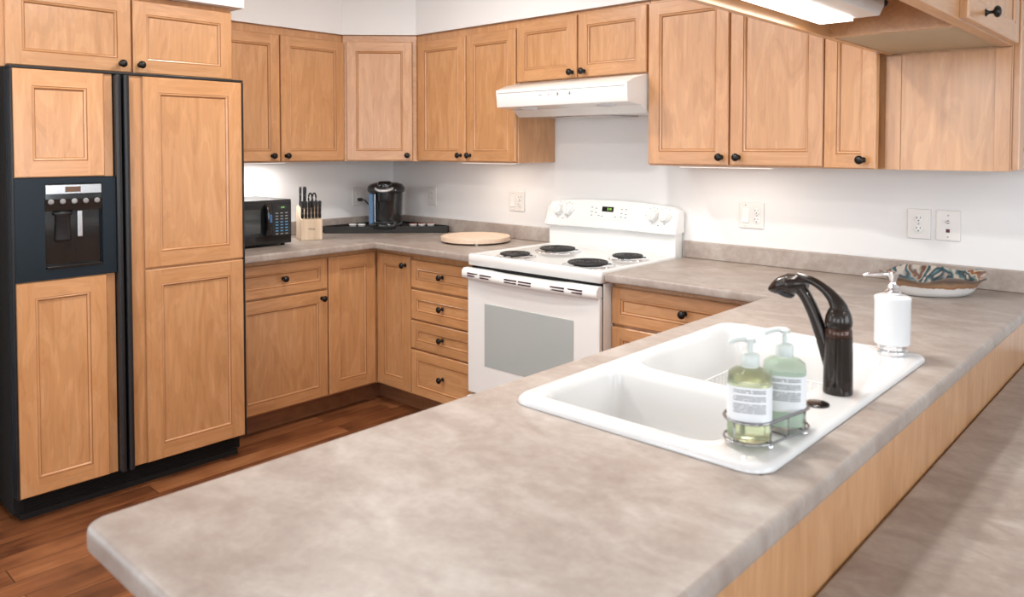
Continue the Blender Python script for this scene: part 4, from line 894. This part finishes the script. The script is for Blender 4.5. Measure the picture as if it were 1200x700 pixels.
# ------------------------------------------------------------------ microwave (local x = world y, -y towards the room)
t = thing('microwave', 'small black microwave on left worktop beside the refrigerator', 'microwave', (0, -1.448, 0.9153), R90)
W = 0.434; D = 0.415; Z0 = 0.012; Z1 = 0.243
box_obj('case', (0, W, -(D-0.022), -0.045, Z0, Z1), BLACKS, t, bevel=0.004)
box_obj('front_frame', (0, W, -D, -(D-0.0215), Z0, Z1), BLACKG, t, bevel=0.004)
dr = box_obj('door', (0.002, W-0.118, -(D+0.010), -(D+0.0005), Z0+0.045, Z1-0.012), BLACKG, t, bevel=0.003)
box_obj('window', (0.02, W-0.185, -(D+0.0112), -(D+0.0102), Z0+0.062, Z1-0.045), plain('microwave_window', (0.045, 0.05, 0.05), 0.10, coat=0.5), dr)
bm = bmesh.new(); bm_tube(bm, spline([(W-0.150, -(D+0.010), Z1-0.028), (W-0.150, -(D+0.030), Z1-0.045), (W-0.150, -(D+0.036), Z0+0.130), (W-0.150, -(D+0.030), Z0+0.068), (W-0.150, -(D+0.010), Z0+0.052)], 6), 0.011, n=14, up=(0, 1, 0), flat=1.5); obj('handle', bm, BLACKG, dr)
box_obj('handle_blue_patch', (W-0.152, W-0.140, -(D+0.0480), -(D+0.0440), Z0+0.118, Z0+0.160), plain('blue_metallic', (0.10, 0.22, 0.50), 0.2, metal=0.6), dr, bevel=0.001)  # small blue metallic patch on the handle front
pn = box_obj('control_panel', (W-0.114, W-0.004, -(D+0.006), -(D+0.0005), Z0+0.045, Z1-0.012), BLACKS, t, bevel=0.002)
ds = box_obj('display', (W-0.092, W-0.030, -(D+0.0068), -(D+0.0062), Z1-0.052, Z1-0.030), BLACKG, pn)
tm = text_mesh('2:19', 0.011); tm.materials.append(GREEN); sub('digits', tm, ds, (W-0.055, -(D+0.0072), Z1-0.041), (PI/2, 0, 0))
for r in range(8):
    for c in range(3):
        x = W-0.089+c*0.028; z = Z1-0.070-r*0.0155
        box_obj('button', (x-0.0075, x+0.0075, -(D+0.0074), -(D+0.0062), z-0.0028, z+0.0028), BLUEK if 3 <= r <= 6 else GREYK, pn)
for x in (0.03, W-0.03):
    for y in (-0.07, -(D-0.04)):
        bm = bmesh.new(); bm_lathe(bm, [(0.011, 0), (0.012, 0.0118)], n=12); obj('foot', bm, BLACKM, t, loc=(x, y, 0))

# ------------------------------------------------------------------ knife block (local -y faces camera side)
KR = 1.22
t = thing('knife_block', 'pale wooden knife block on worktop between microwave and corner tray', 'knife block', (0.272, -0.812, 0.9153), KR)
bm = bmesh.new(); bm_prism(bm, [(-0.055, 0.0), (0.075, 0.0), (0.075, 0.185), (0.050, 0.190), (-0.028, 0.124), (-0.055, 0.116)], 'x', -0.059, 0.059, bevel=0.0025); obj('block', bm, BLOCKW, t)
tm = text_mesh('WNL', 0.017); tm.materials.append(plain('logo_ink', (0.16, 0.12, 0.10), 0.6)); sub('logo', tm, t, (0, -0.0556, 0.062), (PI/2, 0, 0))
KB = Matrix.Translation((0.272, -0.812, 0.9153)) @ Matrix.Rotation(KR, 4, 'Z')
def handle_loops(L, wx, wy):
    return [(0.0, wx*0.80, wy*0.8), (L*0.08, wx, wy), (L*0.35, wx*0.86, wy*0.9), (L*0.62, wx*0.92, wy), (L*0.88, wx*1.02, wy*1.1), (L*0.98, wx*0.9, wy*0.9), (L, wx*0.5, wy*0.5)]
def knife(name, label, x, y, z, L, wx, wy, tilt=0.16, group=None, cat='knife', blade=0.09):
    M = KB @ Matrix.Translation((x, y, z)) @ Matrix.Rotation(tilt, 4, 'X')
    t = thing(name, label, cat, M.translation, 0, group); t.rotation_euler = M.to_euler()
    bm = bmesh.new(); bm_loft(bm, [circ(0, 0, zz+0.0005, a, b, 14, 3) for zz, a, b in handle_loops(L, wx, wy)]); h = obj('handle', bm, BLACKS, t, smooth_angle=50)
    for k in (0.30, 0.60):
        bm = bmesh.new(); bm_lathe(bm, [(0.0022, 0), (0.0022, 0.0008)], n=8); obj('rivet', bm, SILVER, h, loc=(0, -wy*0.98, L*k), rot=(PI/2, 0, 0))
    bm = bmesh.new(); bm_prism(bm, [(-wx*0.3, 0.0), (wx*0.3, 0.0), (wx*0.28, -blade), (0, -blade*1.06)], 'y', -0.001, 0.001) if False else bm_box(bm, -0.0008, 0.0008, -wy*0.7, wy*0.7, -0.020, 0.0); obj('blade', bm, CHROME, t)
for k in range(6):
    pos = ['leftmost', 'second from left', 'third from left', 'fourth from left', 'fifth from left', 'rightmost'][k]
    knife('steak_knife', 'black handled steak knife in front row of knife block, '+pos, -0.048+k*0.0192, -0.040, 0.1225, 0.096, 0.0082, 0.011, tilt=0.06, group='steak knives in the front row of block')
knife('chef_knife', 'tall black handled knife standing highest in the knife block', -0.022, 0.025, 0.178, 0.118, 0.0095, 0.014, tilt=0.06)
knife('carving_knife', 'slim black handled knife at left rear corner of knife block', -0.043, 0.036, 0.186, 0.110, 0.007, 0.011, tilt=0.02)
M = KB @ Matrix.Translation((0.022, 0.026, 0.178))
t = thing('kitchen_scissors', 'black looped kitchen scissors standing at right rear of knife block', 'scissors', M.translation, KR)
for s in (-1, 1):
    bm = bmesh.new(); bm_tube(bm, [(s*0.0110+0.0100*math.cos(a), 0.001*s, 0.052+0.028*math.sin(a)) for a in [2*PI*i/20 for i in range(20)]], 0.0046, n=8, closed=True)
    bm_tube(bm, [(s*0.010, 0.001*s, 0.026), (s*0.004, 0, 0.002)], 0.0048, n=8); obj('finger_loop', bm, BLACKS, t)
bm = bmesh.new(); bm_box(bm, -0.006, 0.006, -0.0012, 0.0012, -0.02, 0.012); obj('blades', bm, CHROME, t)
